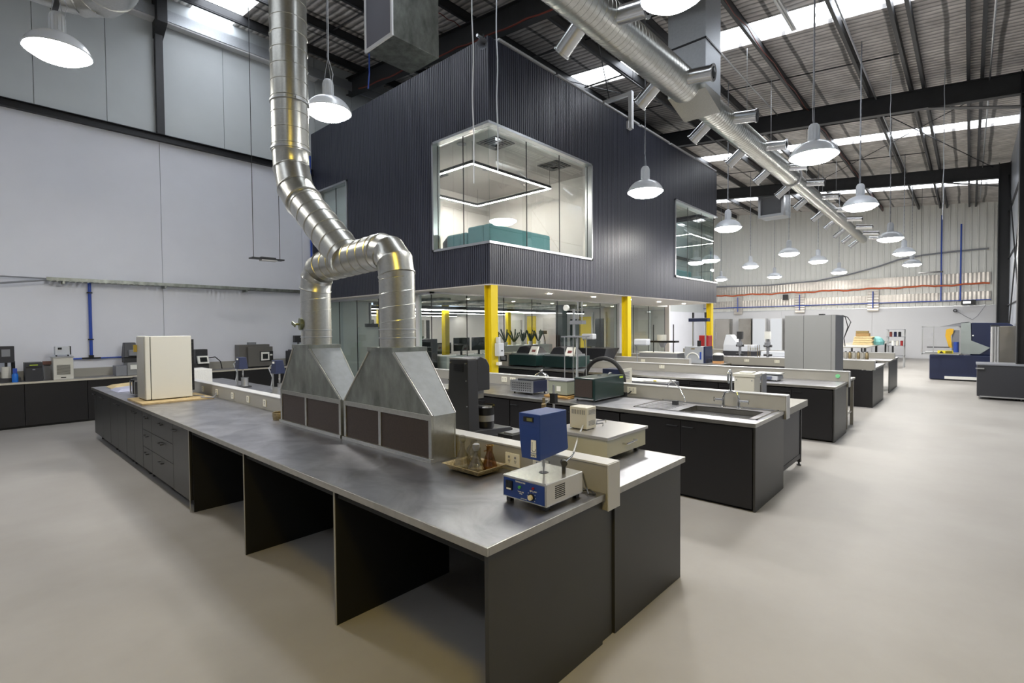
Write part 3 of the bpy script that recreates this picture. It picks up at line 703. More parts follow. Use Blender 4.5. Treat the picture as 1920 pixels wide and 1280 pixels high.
B(5.345, 6.38, 1.575, 1.595, 0, .86).build('end_panel', M_BLK_LIT, b2); B(6.40, 6.50, 1.61, 1.64, 0, .80).build('end_filler', M_BLK_LIT, b2)
B(5.36, 6.5, 8.17, 8.19, 0, .86).build('end_panel', M_BLK_LIT, b2)
socket(b2, 6.40, 3.53, .985, w=.14, h=.09); socket(b2, 6.40, 6.0, .985, w=.13, h=.09); socket(b2, 6.40, 5.80, .985, w=.13, h=.09)
B(5.345, 5.36, 1.6, 3.05, .80, .855).build('sink_front_rail', M_BLK, b2)
G2 = 'black base cabinets of the sink bench'
base_cab('black cabinet directly under the sink', 5.335, 6.35, 1.6, 3.1, [1.6, 2.35, 3.1], -1, G2, mt=M_BLK, feet=False, z0=.03, z1=.84)
base_cab('black cabinet beneath the green chiller', 5.335, 6.35, 3.11, 4.9, [3.11, 3.7, 4.3, 4.9], -1, G2, mt=M_BLK, feet=False, z0=.03, z1=.84)
base_cab('black cabinet at the far end of the sink bench', 5.335, 6.35, 4.91, 8.15, [4.91, 5.56, 6.2, 6.85, 7.5, 8.15], -1, G2, mt=M_BLK, feet=False, z0=.03, z1=.84)
# side table joined behind the sink bench
st = thing('side_table', 'grey topped black framed table behind the sink bench upstand', 'table', (7.0, 2.6, 0))
B(6.53, 7.66, 1.6, 4.6, .80, .885).build('table_top', M_UP, st, bevel=.003)
for x in (6.58, 7.56):
    for y in (1.66, 4.5): B(x, x+.05, y, y+.05, .05, .8).build('leg', M_DARKST, st)
for y in (1.66, 4.5): B(6.63, 7.56, y+.005, y+.045, .10, .16).build('rail', M_DARKST, st); B(6.63, 7.56, y+.01, y+.03, .16, .80).build('side_panel', M_CHAR, st)
for x in (6.605, 7.585):
    for y in (1.685, 4.525): MB().lathe([(.025, 0), (.03, .012), (.012, .02), (.012, .05)], (x, y, 0), 10).build('levelling_foot', M_BP, st)
# ---------- bench 3
b3 = thing('island_bench', 'third island bench with scales, in front of the grey locker', 'workbench', (10, 5, 0))
worktop(b3, 9.35, 10.46, 1.567, 9.2); upstand(b3, 10.46, 10.58, 1.56, 9.2, .80)
B(9.38, 10.44, 1.585, 1.605, 0, .86).build('end_panel', M_BLK_LIT, b3); B(10.46, 10.58, 1.61, 1.64, 0, .8).build('end_filler', M_BLK_LIT, b3)
MB().lathe([(.03, 0), (.03, .002)], (0, 0, 0), 14)
m = MB(); m.cyl((10.46, 1.72, .985), (10.452, 1.72, .985), .035, n=14); m.build('green_dot_sticker', mat('mint_sticker', (120, 200, 140), .5), b3)
socket(b3, 10.46, 5.03, 1.0); socket(b3, 10.46, 7.3, 1.0)
G3 = 'black base cabinets of the third bench'
base_cab('black cabinet at the near end of the third bench', 9.37, 10.4, 1.61, 3.4, [1.61, 2.2, 2.8, 3.4], -1, G3, mt=M_BLK, feet=False, z0=.03, z1=.84)
base_cab('black cabinet in the middle of the third bench', 9.37, 10.4, 3.41, 5.0, [3.41, 3.95, 4.5, 5.0], -1, G3, mt=M_BLK, feet=False, z0=.03, z1=.84)
base_cab('black cabinet beneath the green machines', 9.37, 10.4, 5.6, 9.1, [5.6, 6.3, 7.0, 7.7, 8.4, 9.1], -1, G3, mt=M_BLK, feet=False, z0=.03, z1=.84)
# ---------- bench 4
b4 = thing('island_bench', 'fourth island bench with microscopes on its white upstand', 'workbench', (15, 4, 0))
worktop(b4, 14.12, 15.95, 1.6, 9.0); worktop(b4, 13.2, 14.0, 4.75, 9.0)
upstand(b4, 14.0, 14.12, 1.6, 9.0, .86)
B(14.0, 15.9, 1.62, 1.64, 0, .86).build('end_panel', M_BLK_LIT, b4); B(13.98, 14.0, 1.62, 4.75, 0, .85).build('back_panel', M_BLK, b4)
B(13.22, 14.0, 4.77, 4.79, 0, .86).build('end_panel', M_BLK_LIT, b4); B(13.22, 13.24, 4.79, 9, 0, .86).build('front_panel', M_BLK, b4)
socket(b4, 14.0, 4.35, .98); socket(b4, 14.0, 3.62, .98); socket(b4, 14.0, 5.9, .99)
# ---------- bench 5
b5 = thing('island_bench', 'farthest island bench at the end of the rows', 'workbench', (18, 4, 0))
worktop(b5, 17.35, 18.4, 1.62, 8.0); upstand(b5, 18.4, 18.5, 1.62, 8.0); worktop(b5, 18.5, 19.5, 1.62, 8.0)
B(17.37, 19.48, 1.64, 1.66, 0, .86).build('end_panel', M_BLK_LIT, b5); B(17.55, 17.57, 2.3, 8, 0, .86).build('front_panel', M_BLK, b5); B(17.4, 18.4, 2.9, 2.92, 0, .86).build('divider_panel', M_BLK, b5)
# more benches of the bays beyond the grey locker
b6 = thing('island_bench', 'bench in front of the glass office holding white-framed equipment', 'workbench', (13, 8, 0))
worktop(b6, 11.3, 12.3, 5.2, 9.1); upstand(b6, 12.3, 12.42, 5.2, 9.1); B(11.32, 12.3, 5.22, 5.24, 0, .86).build('end_panel', M_BLK_LIT, b6); B(11.32, 11.34, 5.24, 9.1, 0, .86).build('front_panel', M_BLK, b6)
socket(b6, 12.3, 6.45, .99)
# ---------- left wall bench
bl = thing('side_bench', 'long bench along the left wall with black fronts and stainless top', 'workbench', (0, 13.95, 0))
m = MB(); m.box(XW0+.1, 7.2, 13.62, 14.28, .893, .899); m.build('worktop', M_SS, bl)
B(XW0+.1, 7.2, 13.605, 13.62, .862, .9).build('worktop_edge', mat('pale_edge', (196, 190, 176), .4), bl)
B(XW0+.1, 7.2, 14.25, 14.28, .9, 1.08).build('upstand', M_UP, bl)
B(XW0+.1, 7.2, 13.66, 14.26, 0, .05).build('plinth', M_VOID, bl)
xx = -2.0
GL = 'black cabinet units under the left wall bench'
k = -1
WL = ['left wall bench cabinet outside the frame, farthest left', 'left wall bench cabinet just outside the left picture edge', 'black wall bench cabinet at the left picture edge, below the pale cup', 'black wall bench cabinet below the blue bottle and charcoal unit',
 'black wall bench cabinet below the cream chiller', 'black wall bench cabinet below the grey two-part tester', 'black wall bench cabinet behind the cream fridge', 'black wall bench cabinet below the tester with tilted screen',
 'black wall bench cabinet left of the grey oven', 'black wall bench cabinet below the grey oven', 'black wall bench cabinet below the black instrument case', 'last black wall bench cabinet against the black box']
while xx < 7.0:
    k += 1
    t = thing('base_cabinet', WL[k], 'cabinet', (xx+.45, 13.9, 0), GL)
    B(xx+.01, min(xx+.94, 7.15), 13.66, 14.24, .05, .86).build('carcass', M_VOID, t); B(xx+.004, min(xx+.946, 7.15)-.0, 13.635, 13.655, .04, .855).build('door', M_BLK, t, bevel=.0015); xx += .95
# ================================================================ HOODS + DUCTS
def hood(label, y0, y1, ty0, ty1, zb=1.24, zt=1.69):
    x0, xb, xt = 2.29, 2.51, 2.61
    t = thing('fume_hood', label, 'fume hood', (2.4, (y0+y1)/2, .9))
    m = MB(); m.hexa([(x0, y0, zb), (xb, y0, zb), (xb, y1, zb), (x0, y1, zb)], [(x0, ty0, zt), (xt, ty0, zt), (xt, ty1, zt), (x0, ty1, zt)])
    m.build('front_sheet', M_GALD, t)
    # bright side sheet laid on the sloping end, and the rolled corner seams
    n = Vector((0, -(zt-zb), (y0-ty0)*-1)).normalized()
    for (ya, yb, s) in ((y0, ty0, -1), (y1, ty1, 1)):
        d = s*.003
        MB().hexa([(x0+.012, ya+d, zb+.01), (xb, ya+d, zb+.01), (xb, ya+d*3, zb+.01), (x0+.012, ya+d*3, zb+.01)] if False else
                  [(x0+.012, ya+min(d, d*3), zb), (xb+.004, ya+min(d, d*3), zb), (xb+.004, ya+max(d, d*3), zb), (x0+.012, ya+max(d, d*3), zb)],
                  [(x0+.012, yb+min(d, d*3), zt), (xt+.004, yb+min(d, d*3), zt), (xt+.004, yb+max(d, d*3), zt), (x0+.012, yb+max(d, d*3), zt)]).build('side_sheet', M_HSIDE, t)
        MB().sweep([(x0, ya, zb), (x0, yb, zt)], .009, 8).build('corner_seam', M_GALV, t)
        MB().sweep([(xb, ya, zb), (xt, yb, zt)], .009, 8).build('corner_seam', M_GALV, t)
    B(x0-.01, xt+.01, ty0-.01, ty1+.01, zt, zt+.035).build('collar', M_GALD, t)
    # base: frame + mesh panels
    ym = (y0+y1)/2+.05
    f = MB(); fx = x0-.006
    f.box(fx, x0+.012, y0, y1, zb-.035, zb+.004); f.box(fx-.014, x0+.012, y0-.01, y1+.01, .9, .93)
    for a in (y0, y1-.035, ym-.015): f.box(fx, x0+.012, a, a+.035, .93, zb-.03)
    f.build('front_frame', M_GALV, t, bevel=.002)
    for a, b in ((y0+.035, ym-.015), (ym+.02, y1-.035)): B(x0+.002, x0+.006, a, b, .93, zb-.035).build('mesh_screen', M_GRIL, t)
    B(x0+.012, xb, y0, y0+.004, .9, zb).build('end_sheet', M_GALV, t); B(x0+.012, xb, y1-.004, y1, .9, zb).build('end_sheet', M_GALV, t)
    B(xb-.004, xb, y0+.004, y1-.004, 1.08, zb).build('back_sheet', M_GALD, t)
    MB().sweep([(xb, y0, .9), (xb, y0, zb)], .006, 6).build('corner_seam', M_GALV, t)
    return t
hood('near galvanised fume hood with two brown mesh screens on the bench', 2.87, 4.10, 3.345, 3.685)
hood('far galvanised fume hood with brown mesh screens, left one of the pair', 4.152, 5.40, 4.74, 5.085)
def duct_pts(pts, r, every, ring=.006, wid=.007, skew=0):
    P = []; Rr = []
    pts = [Vector(p) for p in pts]
    acc = every*.4
    for a, b in zip(pts, pts[1:]):
        L = (b-a).length; d = (b-a)/L
        P.append(a); Rr.append(r)
        s = acc
        while s < L-.02:
            for o, h in ((-wid, 0), (-wid*.5, ring), (wid*.5, ring), (wid, 0)): P.append(a+d*(s+o)); Rr.append(r+h)
            s += every
        acc = max(.02, s-L) if s-L < every else every
    P.append(pts[-1]); Rr.append(r); return P, Rr
def spiral(m, c0, c1, r, pitch, rr=.005, n=14):
    c0 = Vector(c0); c1 = Vector(c1); d = (c1-c0); L = d.length; d.normalize()
    up = Vector((1, 0, 0)) if abs(d.x) < .9 else Vector((0, 0, 1)); u = (up-d*up.dot(d)).normalized(); v = d.cross(u)
    k = int(L/pitch*n); pts = []
    for i in range(k+1):
        a = 2*PI*i/n; pts.append(c0+d*(L*i/k)+(u*math.cos(a)+v*math.sin(a))*r)
    m.sweep(pts, rr, 5)
ed = thing('exhaust_duct', 'tall galvanised spiral exhaust duct branching down to the two fume hoods', 'duct', (2.46, 4.4, 1.72))
X = 2.46
def seg(name, pts, r, every=.2, n=32, mt=None, par=ed, sm=40, **kw):
    P, Rr = duct_pts(pts, r, every, **kw); return MB().sweep(P, Rr, n).build(name, mt or M_GALV, par, smooth=sm)
m = MB(); m.lathe([(.146, 0), (.146, .62)], (X, 3.52, 1.725), 32); spiral(m, (X, 3.52, 1.75), (X, 3.52, 2.3), .146, .115); m.build('drop_pipe', M_GALV, ed, smooth=40)
m = MB(); m.lathe([(.146, 0), (.146, .5)], (X, 4.93, 1.725), 32); spiral(m, (X, 4.93, 1.98), (X, 4.93, 2.2), .146, .115); m.build('drop_pipe', M_GALV, ed, smooth=40)
for y in (3.52, 4.93):
    m = MB()
    for z in (1.80, 1.87): m.lathe([(.147, z-.006), (.153, z-.004), (.153, z+.004), (.147, z+.006)], (X, y, 0), 32)
    m.build('joint_band', M_ALU, ed, smooth=50)
def elbow(c, rad, a0, a1, r, k, name='elbow'):
    pts = arc(c, rad, a0, a1, k); P, Rr = [], []
    for i, p in enumerate(pts):
        p = Vector(p)
        if 0 < i < k or True:
            q = Vector(pts[min(i+1, k)])-Vector(pts[max(i-1, 0)]); q.normalize()
            for o, h in ((-.008, 0), (-.004, .007), (.004, .007), (.008, 0)): P.append(p+q*o); Rr.append(r+h)
    return MB().sweep(P, Rr, 32).build(name, M_GALV, ed, smooth=50)
elbow((X, 3.74, 2.32), .22, 180, 90, .148, 3); seg('cross_pipe', [(X, 3.74, 2.54), (X, 4.7, 2.50)], .148, .13)
elbow((X, 4.71, 2.28), .22, 90, 0, .148, 3); MB().lathe([(.147, 0), (.147, .09)], (X, 4.93, 2.2), 32).build('drop_pipe', M_GALV, ed, smooth=40)
seg('branch_pipe', [(X, 4.28, 2.52), (X, 5.15, 3.20)], .172, .19)
elb = [(X, 5.15, 3.20), (X, 5.33, 3.37), (X, 5.42, 3.60), (X, 5.44, 3.78)]
P, Rr = [], []
for i, p in enumerate(elb):
    q = (Vector(elb[min(i+1, 3)])-Vector(elb[max(i-1, 0)])).normalized()
    for o, h in ((-.01, 0), (-.004, .008), (.004, .008), (.01, 0)): P.append(Vector(p)+q*o); Rr.append(.182+h)
MB().sweep(P, Rr, 36).build('elbow', M_GALV, ed, smooth=50)
seg('riser_pipe', [(X, 5.44, 3.78), (X, 5.44, zr(5.44))], .186, .165, 40)
m = MB()
for z in (3.80, 4.30): m.lathe([(.187, -.012), (.2, -.008), (.2, .008), (.187, .012)], (X, 5.44, z), 36)
m.box(X-.03, X+.03, 5.44-.22, 5.44-.18, 4.285, 4.315); m.build('joint_band', M_ALU, ed, smooth=50)
m = MB(); m.cyl((X-.12, 4.95, 1.93), (X-.162, 4.96, 1.93), .06, n=20); m.sweep([(X-.16, 4.96, 1.93), (X-.20, 4.98, 1.93)], .012, 8); m.hexa([(X-.21, 4.96, 1.90), (X-.2, 4.96, 1.90), (X-.2, 5.03, 1.93), (X-.21, 5.03, 1.93)], [(X-.21, 4.95, 1.93), (X-.2, 4.95, 1.93), (X-.2, 5.02, 1.96), (X-.21, 5.02, 1.96)]); m.build('damper_handle', mat('olive_metal', (110, 116, 92), .4, metal=.6), ed)
# ---- main overhead spiral duct along the hall
md = thing('supply_duct', 'long overhead galvanised spiral supply duct with paired nozzles running to the far wall', 'duct', (15, 4.1, 6.4))
def dseg(x0, x1, r, y0=4.06, y1=4.06, z=6.43):
    P, Rr = duct_pts([(x0, y0, z), (x1, y1, z)], r, .11, ring=.004, wid=.006); return MB().sweep(P, Rr, 28).build('spiral_pipe', M_GALV, md, smooth=40)
dseg(-8.8, 9.42, .29); dseg(10.16, 17.1, .26, z=6.4)
MB().cyl((17.08, 4.06, 6.4), (17.12, 4.06, 6.4), .30, n=28).build('end_flange', M_UPT, md)
dseg(17.12, 26.5, .22, z=6.38, y1=4.12); dseg(26.5, 32.0, .19, z=6.38, y0=4.12, y1=4.2)
NOZ = [(6.3, .13), (8.75, .13), (11.2, .125), (13.5, .12), (15.7, .115), (17.9, .11), (20.2, .105), (22.9, .10), (25.2, .10), (27.6, .1), (29.7, .1), (31.6, .1)]
for x, r in NOZ:
    for s in (1, -1):
        a = Vector((x+(.0 if s > 0 else .25), 4.08+s*.16, 6.40)); d = Vector((0, s*.78, -.62)) if s > 0 else Vector((.05, s*.96, -.12))
        d.normalize(); L = .52 if x < 26 else .6
        m = MB(); m.sweep([a, a+d*L, a+d*(L+.002), a+d*(L+.03), a+d*(L+.03)], [r, r, r+.018, r+.018, r*.75], 20, cap=False)
        o = m.build('nozzle', M_NOZ, md, smooth=35)
        m = MB(); m.sweep([a+d*(L-.03), a+d*(L+.035), a+d*(L+.05)], [r*.72, r*.6, r*.3], 16); m.build('jet_ring', M_STEEL, o, smooth=40)
m = MB()
for x in (7.5, 13, 15, 19, 21.5, 24, 28, 31): m.cyl((x, 4.06, 6.6), (x, 4.06, zr(4.06)-.2), .006, n=5)
m.build('hanger_wire', M_ALU, md)
pl = thing('duct_plenum', 'large galvanised box plenum dropping from the roof through the overhead duct', 'duct', (9.8, 4.03, 6.2))
m = MB(); m.box(9.41, 10.17, 3.67, 4.40, 6.38, zr(4)-.05); m.build('box_sheet', M_GALB, pl, bevel=.004)
m = MB(); m.hexa([(9.41, 3.67, 6.30), (10.17, 3.67, 6.08), (10.17, 4.40, 6.08), (9.41, 4.40, 6.30)], [(9.41, 3.67, 6.38), (10.17, 3.67, 6.38), (10.17, 4.40, 6.38), (9.41, 4.40, 6.38)]); m.build('bottom_sheet', M_GALV, pl)
m = MB(); m.box(9.395, 9.412, 3.655, 4.415, 7.2, 7.23); m.box(9.395, 10.18, 3.655, 3.672, 7.2, 7.23); m.build('joint_band', M_DARKST, pl)
# ---- ceiling air unit near the top centre
ac = thing('air_handling_box', 'grey sheet metal air box with white framed return grille hanging near the spiral duct', 'air unit', (5.07, 7.0, 6.4))
B(4.63, 5.53, 6.63, 7.40, 6.4, 9.0).build('casing', M_GALD, ac, bevel=.004)
m = MB(); m.box(4.60, 4.63, 6.63, 6.67, 6.4, 7.75); m.box(4.60, 4.63, 7.36, 7.40, 6.4, 7.75); m.box(4.60, 4.63, 6.67, 7.36, 6.4, 6.45); m.box(4.60, 4.63, 6.67, 7.36, 7.7, 7.75); m.build('grille_frame', M_WHITE, ac)
B(4.615, 4.63, 6.67, 7.36, 6.45, 7.7).build('filter_grille', mat('grille_grey', (112, 112, 122), .6), ac)
MB().sweep([(4.66, 7.36, 6.4), (4.67, 7.38, 6.1), (4.72, 7.5, 5.9)], .012, 6).build('drain_hose', M_BPIPE, ac)
# ---- big round duct top left
rd = thing('return_duct', 'wide round galvanised duct with an elbow at the top left corner', 'duct', (.5, 8.2, 6.5))
CY, CZ = 8.7, 6.42
MB().sweep([(-8.5, CY, CZ), (.93, CY, CZ)], .39, 36).build('straight_pipe', M_GALV, rd, smooth=40)
MB().sweep([(.92, CY, CZ), (.97, CY, CZ)], .42, 36).build('joint_flange', M_STEEL, rd, smooth=40)
pts = arc((.95, CY-.42, CZ), .42, 90, 0, 3, 'xy'); P, Rr = [], []
for i, p in enumerate(pts):
    q = (Vector(pts[min(i+1, 3)])-Vector(pts[max(i-1, 0)])).normalized()
    for o, h in ((-.012, 0), (-.004, .01), (.004, .01), (.012, 0)): P.append(Vector(p)+q*o); Rr.append(.39+h)
MB().sweep(P, Rr, 36).build('elbow', M_GALV, rd, smooth=45)
MB().sweep([(1.37, CY-.42, CZ), (1.37, 4.8, CZ)], .39, 36).build('return_run', M_GALV, rd, smooth=40)
# ---- far square outlet box near (31, 7.5)
fo = thing('duct_outlet_box', 'small galvanised square duct outlet hanging before the far corrugated wall', 'air unit', (28.5, 7.6, 7.3))
m = MB(); x0, x1, y0, y1, z0, z1 = 27.9, 29.2, 6.95, 8.15, 7.5, 9.1
m.box(x0+.3, x1, y0, y1, z0, z1); m.build('casing', M_GALB, fo)
m = MB(); m.box(x0, x0+.3, y0, y0+.12, z0-.05, z0+1.1); m.box(x0, x0+.3, y1-.12, y1, z0-.05, z0+1.1); m.box(x0, x0+.3, y0+.12, y1-.12, z0-.05, z0+.07); m.box(x0, x0+.3, y0+.12, y1-.12, z0+.98, z0+1.1); m.build('outlet_frame', M_ALU, fo)
B(x0+.27, x0+.3, y0+.12, y1-.12, z0+.07, z0+.98).build('damper_blade', M_GREYP, fo)
# ================================================================ THINGS ON BENCH 1
# --- cream laboratory fridge
t = thing('lab_fridge', 'cream white benchtop fridge standing on a plywood board on the nearest bench', 'fridge', (2.0, 8.5, .925))
B(1.765, 2.25, 8.26, 8.72, .935, 1.80).build('cabinet', M_CREAM, t, bevel=.006)
B(1.755, 1.765, 8.275, 8.705, .95, 1.79).build('door_seal', M_GREYP, t)
d = B(1.70, 1.755, 8.26, 8.72, .935, 1.805).build('door', M_CREAM, t, bevel=.008)
B(1.692, 1.70, 8.28, 8.70, .95, 1.79).build('door_skin', M_CREAMD, d)
B(1.655, 1.69, 8.66, 8.71, 1.58, 1.68).build('yellow_tag', mat('ochre', (176, 150, 60), .5), d)
m = MB()
for i in range(14): m.sweep([(2.262, 8.29, 1.05+i*.05), (2.275, 8.29, 1.05+i*.05), (2.275, 8.68, 1.05+i*.05), (2.262, 8.68, 1.05+i*.05)], .007, 5)
m.box(2.25, 2.29, 8.30, 8.33, 1.02, 1.75); m.box(2.25, 2.29, 8.62, 8.65, 1.02, 1.75); m.build('condenser_coil', M_BP, t)
for x in (1.8, 2.2):
    for y in (8.3, 8.68): MB().cyl((x, y, .922), (x, y, .936), .02, n=10).build('foot', M_BP, t)
solo(B(1.60, 2.45, 8.0, 8.85, .90, .922).build('plywood_board', M_WOOD, None, bevel=.002), 'plywood board under the cream benchtop fridge', 'board')
pts = [(2.3, 8.4, .93), (2.38, 8.2, .925), (2.30, 8.05, .93), (2.42, 7.95, .925), (2.5, 8.1, .93), (2.52, 8.14, .96)]
solo(MB().sweep(pts, .008, 6).build('power_cable', M_GREYP), 'grey power cable coiled behind the cream fridge', 'cable')
for i, (x, y, m_, lab) in enumerate(((1.92, 10.95, M_CARD, 'tan folded cloth on the far end of the nearest bench'), (1.87, 10.3, mat('lilac', (164, 166, 186), .6), 'pale blue-grey pad beside the black box left of the fridge'))):
    m = MB(); m.hexa([(x-.2, y-.3, .9), (x+.25, y-.3, .9), (x+.25, y+.3, .9), (x-.2, y+.3, .9)], [(x-.12, y-.22, .945), (x+.2, y-.25, .955), (x+.2, y+.25, .96), (x-.12, y+.22, .94)])
    solo(m.build('folded_cloth', m_, None, bevel=.015), lab, 'cloth')
t = thing('control_box', 'black box with chrome front rods just left of the cream fridge', 'instrument', (1.88, 9.5, .9))
B(1.80, 2.0, 9.15, 9.55, .91, 1.17).build('housing', M_BP, t, bevel=.004)
m = MB()
for y in (9.2, 9.35, 9.5): m.cyl((1.76, y, .915), (1.76, y, 1.14), .01, n=8)
m.box(1.75, 1.80, 9.18, 9.52, 1.12, 1.14); m.box(1.75, 1.80, 9.18, 9.52, .915, .93); m.build('chrome_rack', M_CHR, t)
t = thing('sieve_tin', 'small round brass coloured sieve beside the far fume hood', 'tin', (2.35, 5.56, .9))
m = MB(); m.lathe([(.075, 0), (.078, .01), (.078, .03), (.082, .034), (.082, .075), (.078, .08), (.072, .078), (.07, .01)], (2.35, 5.56, .9), 28, cap=True); m.build('ring', M_TIN, t, smooth=40)
# --- steel tray with flasks
t = thing('steel_tray', 'stained shallow metal tray holding glass flasks on the nearest bench', 'tray', (2.36, 2.50, .9))
m = MB(); x0, x1, y0, y1 = 2.235, 2.485, 2.335, 2.675
out = [(.02, .0), (0.0, .045), (-.012, .05)]
def ring(i, z): return [(x0+i, y0+i, z), (x1-i, y0+i, z), (x1-i, y1-i, z), (x0+i, y1-i, z)]
rings = [ring(.03, .905), ring(.004, .94), ring(-.012, .946), ring(-.012, .949), ring(.008, .943), ring(.032, .909)]
for r_ in rings: m.v += r_
for k_ in range(5):
    for j in range(4): m.f.append((k_*4+j, k_*4+(j+1) % 4, k_*4+4+(j+1) % 4, k_*4+4+j)); m.m.append(0)
m.f.append((3, 2, 1, 0)); m.m.append(0); m.f.append((20, 21, 22, 23)); m.m.append(0)
m.build('tray_body', M_TRAY, t, bevel=.003)
def flask(x, y, r, h, mt, label, neck=.017, arm=False, cap=None, straight=False):
    t = thing('glass_flask', label, 'flask', (x, y, .91))
    if straight: prof = [(.001, 0), (r*.9, 0), (r, .008), (r, h*.7), (neck*1.4, h*.85), (neck*1.3, h), (neck*1.6, h)]
    else: prof = [(.001, 0), (r*.93, 0), (r, .012), (r*.96, .03), (neck, h*.72), (neck, h*.95), (neck*1.35, h), (neck*1.15, h)]
    inn = [(max(a-.0025, .0005), b+.003 if i < 3 else b) for i, (a, b) in enumerate(prof)][::-1]
    MB().lathe(prof+inn, (x, y, .912), 28, cap=False).build('body', mt, t, smooth=60)
    if arm: MB().sweep([(x-neck, y+.0, .912+h*.82), (x-.045, y+.01, .912+h*.80)], .006, 8).build('side_arm', mt, t, smooth=60)
    if cap: MB().lathe([(.001, h-.012), (neck*.95, h-.012), (neck*1.4, h+.004), (neck*1.4, h+.03), (neck*.8, h+.036), (.001, h+.036)], (x, y, .912), 16, cap=False).build('stopper', cap, t, smooth=40)
    return t
flask(2.318, 2.575, .066, .19, M_GLASJ, 'tall conical glass flask with dispensing top at the left of the tray', cap=M_GLASJ)
flask(2.405, 2.555, .050, .18, M_GLASJ, 'straight-sided clear glass bottle at the back of the tray', straight=True)
flask(2.318, 2.440, .064, .155, M_GLASJ, 'conical flask with grey stopper at the front of the tray', cap=M_GREYP, arm=True)
flask(2.418, 2.412, .052, .165, M_GLAST, 'amber stained side-arm flask at the right of the tray', arm=True, neck=.022)
# --- test device with blue head
t = thing('test_instrument', 'benchtop tester with tall blue head over a stainless base with blue control panel', 'instrument', (2.23, 1.79, .9))
x0, x1, y0, y1, z0, z1 = 2.058, 2.395, 1.635, 1.95, .925, 1.048
B(x0, x1, y0, y1, z0, z1).build('base', mat('polished_casing', (206, 204, 196), .2, metal=.85, noise=.04, nscale=5), t, bevel=.004)
B(x0-.002, x0, y0+.012, y1-.01, z0+.008, z1-.012).build('control_panel', M_BLUE, t)
for x in (x0+.03, x1-.03):
    for y in (y0+.03, y1-.03): B(x-.015, x+.015, y-.015, y+.015, .9, z0).build('foot', M_BP, t)
o = B(x0-.010, x0-.002, 1.872, 1.918, .972, 1.022).build('temperature_display', M_BP, t); B(x0-.0115, x0-.010, 1.879, 1.911, .974, .982).build('display_keys', M_LABEL, o); B(x0-.0112, x0-.010, 1.879, 1.911, .990, 1.014).build('display_screen', M_SCR, o)
MB().cyl((x0-.002, 1.818, 1.0), (x0-.012, 1.818, 1.0), .008, n=12).build('green_button', M_KELLY, t)
MB().cyl((x0-.002, 1.722, 1.012), (x0-.010, 1.722, 1.012), .007, n=12).build('red_lamp', M_RED, t)
o = MB().cyl((x0-.002, 1.735, .962), (x0-.008, 1.735, .962), .020, n=20).build('knob', M_BP, t); MB().cyl((x0-.008, 1.735, .962), (x0-.020, 1.735, .962), .014, n=20).build('knob_cap', mat('ivory', (226, 216, 178), .4), o)
m = MB()
for i in range(8):
    a = math.radians(-40+i*36); m.box(x0-.0035, x0-.002, 1.735-.029*math.cos(a)-.0015, 1.735-.029*math.cos(a)+.0015, .962+.029*math.sin(a)-.0015, .962+.029*math.sin(a)+.0015)
m.build('dial_marks', M_LABEL, t)
for bd, sz, yy, zz in (('TEMPERATURE', .011, 1.815, 1.026), ('TIMER ON', .0095, 1.812, .974), ('TIMER', .0085, 1.812, .964), ('SPEED  RESET', .0085, 1.722, .995), ('CONTROL UNIT', .006, 1.79, .940)):
    text(bd, sz, t, M_LABEL, (x0-.0032, yy, zz), (0, -1, 0), (0, 0, 1), depth=.0003)
m = MB()
for i in range(10):
    for j in range(7): m.box(2.135+i*.009, 2.140+i*.009, y0-.0015, y0+.0005, .955+j*.0105, .961+j*.0105)
m.build('vent_holes', M_BP, t, kind='stuff')
MB().lathe([(.028, 0), (.028, .001)], (2.23, 1.79, z1), 24).build('sample_port', M_STEEL, t)
m = MB(); m.cyl((2.23, 1.79, z1), (2.23, 1.79, 1.12), .005, n=10); m.cyl((2.23, 1.79, 1.085), (2.23, 1.79, 1.16), .0095, n=12); m.build('spindle', M_ALU, t)
hx0, hx1 = 2.10, 2.345
fr = [(1.862, 1.40), (1.711, 1.40), (1.711, 1.33), (1.699, 1.17), (1.705, 1.152), (1.815, 1.152), (1.822, 1.17), (1.862, 1.33)]
bk = fr
lv = [(1.402, hx0, hx1, 1.711, 1.862), (1.335, hx0, hx1, 1.711, 1.862), (1.24, hx0-.007, hx1+.002, 1.706, 1.848), (1.185, hx0-.010, hx1+.004, 1.702, 1.838), (1.155, hx0-.012, hx1-.004, 1.702, 1.832)]
m = MB()
for z, a_, b_, c_, d_ in lv[::-1]: m.v += [(a_, c_, z), (b_, c_, z+(.018 if z < 1.16 else 0)), (b_, d_, z+(.018 if z < 1.16 else 0)), (a_, d_, z)]
for k_ in range(4):
    for q in range(4): m.f.append((k_*4+q, k_*4+(q+1) % 4, k_*4+4+(q+1) % 4, k_*4+4+q)); m.m.append(0)
m.f += [(3, 2, 1, 0), (16, 17, 18, 19)]; m.m += [0, 0]
m.build('head_casing', M_BLUE, t, bevel=.004)
o = B(hx0-.004, hx0, 1.755, 1.825, 1.357, 1.383).build('lcd_window', M_BP, t); B(hx0-.005, hx0-.004, 1.762, 1.800, 1.362, 1.378).build('lcd', mat('lcd_green', (110, 112, 60), .3), o)
o = MB().hexa([(hx0-.0135, 1.727, 1.17), (hx0-.0095, 1.727, 1.17), (hx0-.0095, 1.765, 1.17), (hx0-.0135, 1.765, 1.17)], [(hx0-.0085, 1.733, 1.262), (hx0-.0045, 1.733, 1.262), (hx0-.0045, 1.766, 1.262), (hx0-.0085, 1.766, 1.262)]).build('logo_plate', M_LABEL, t)
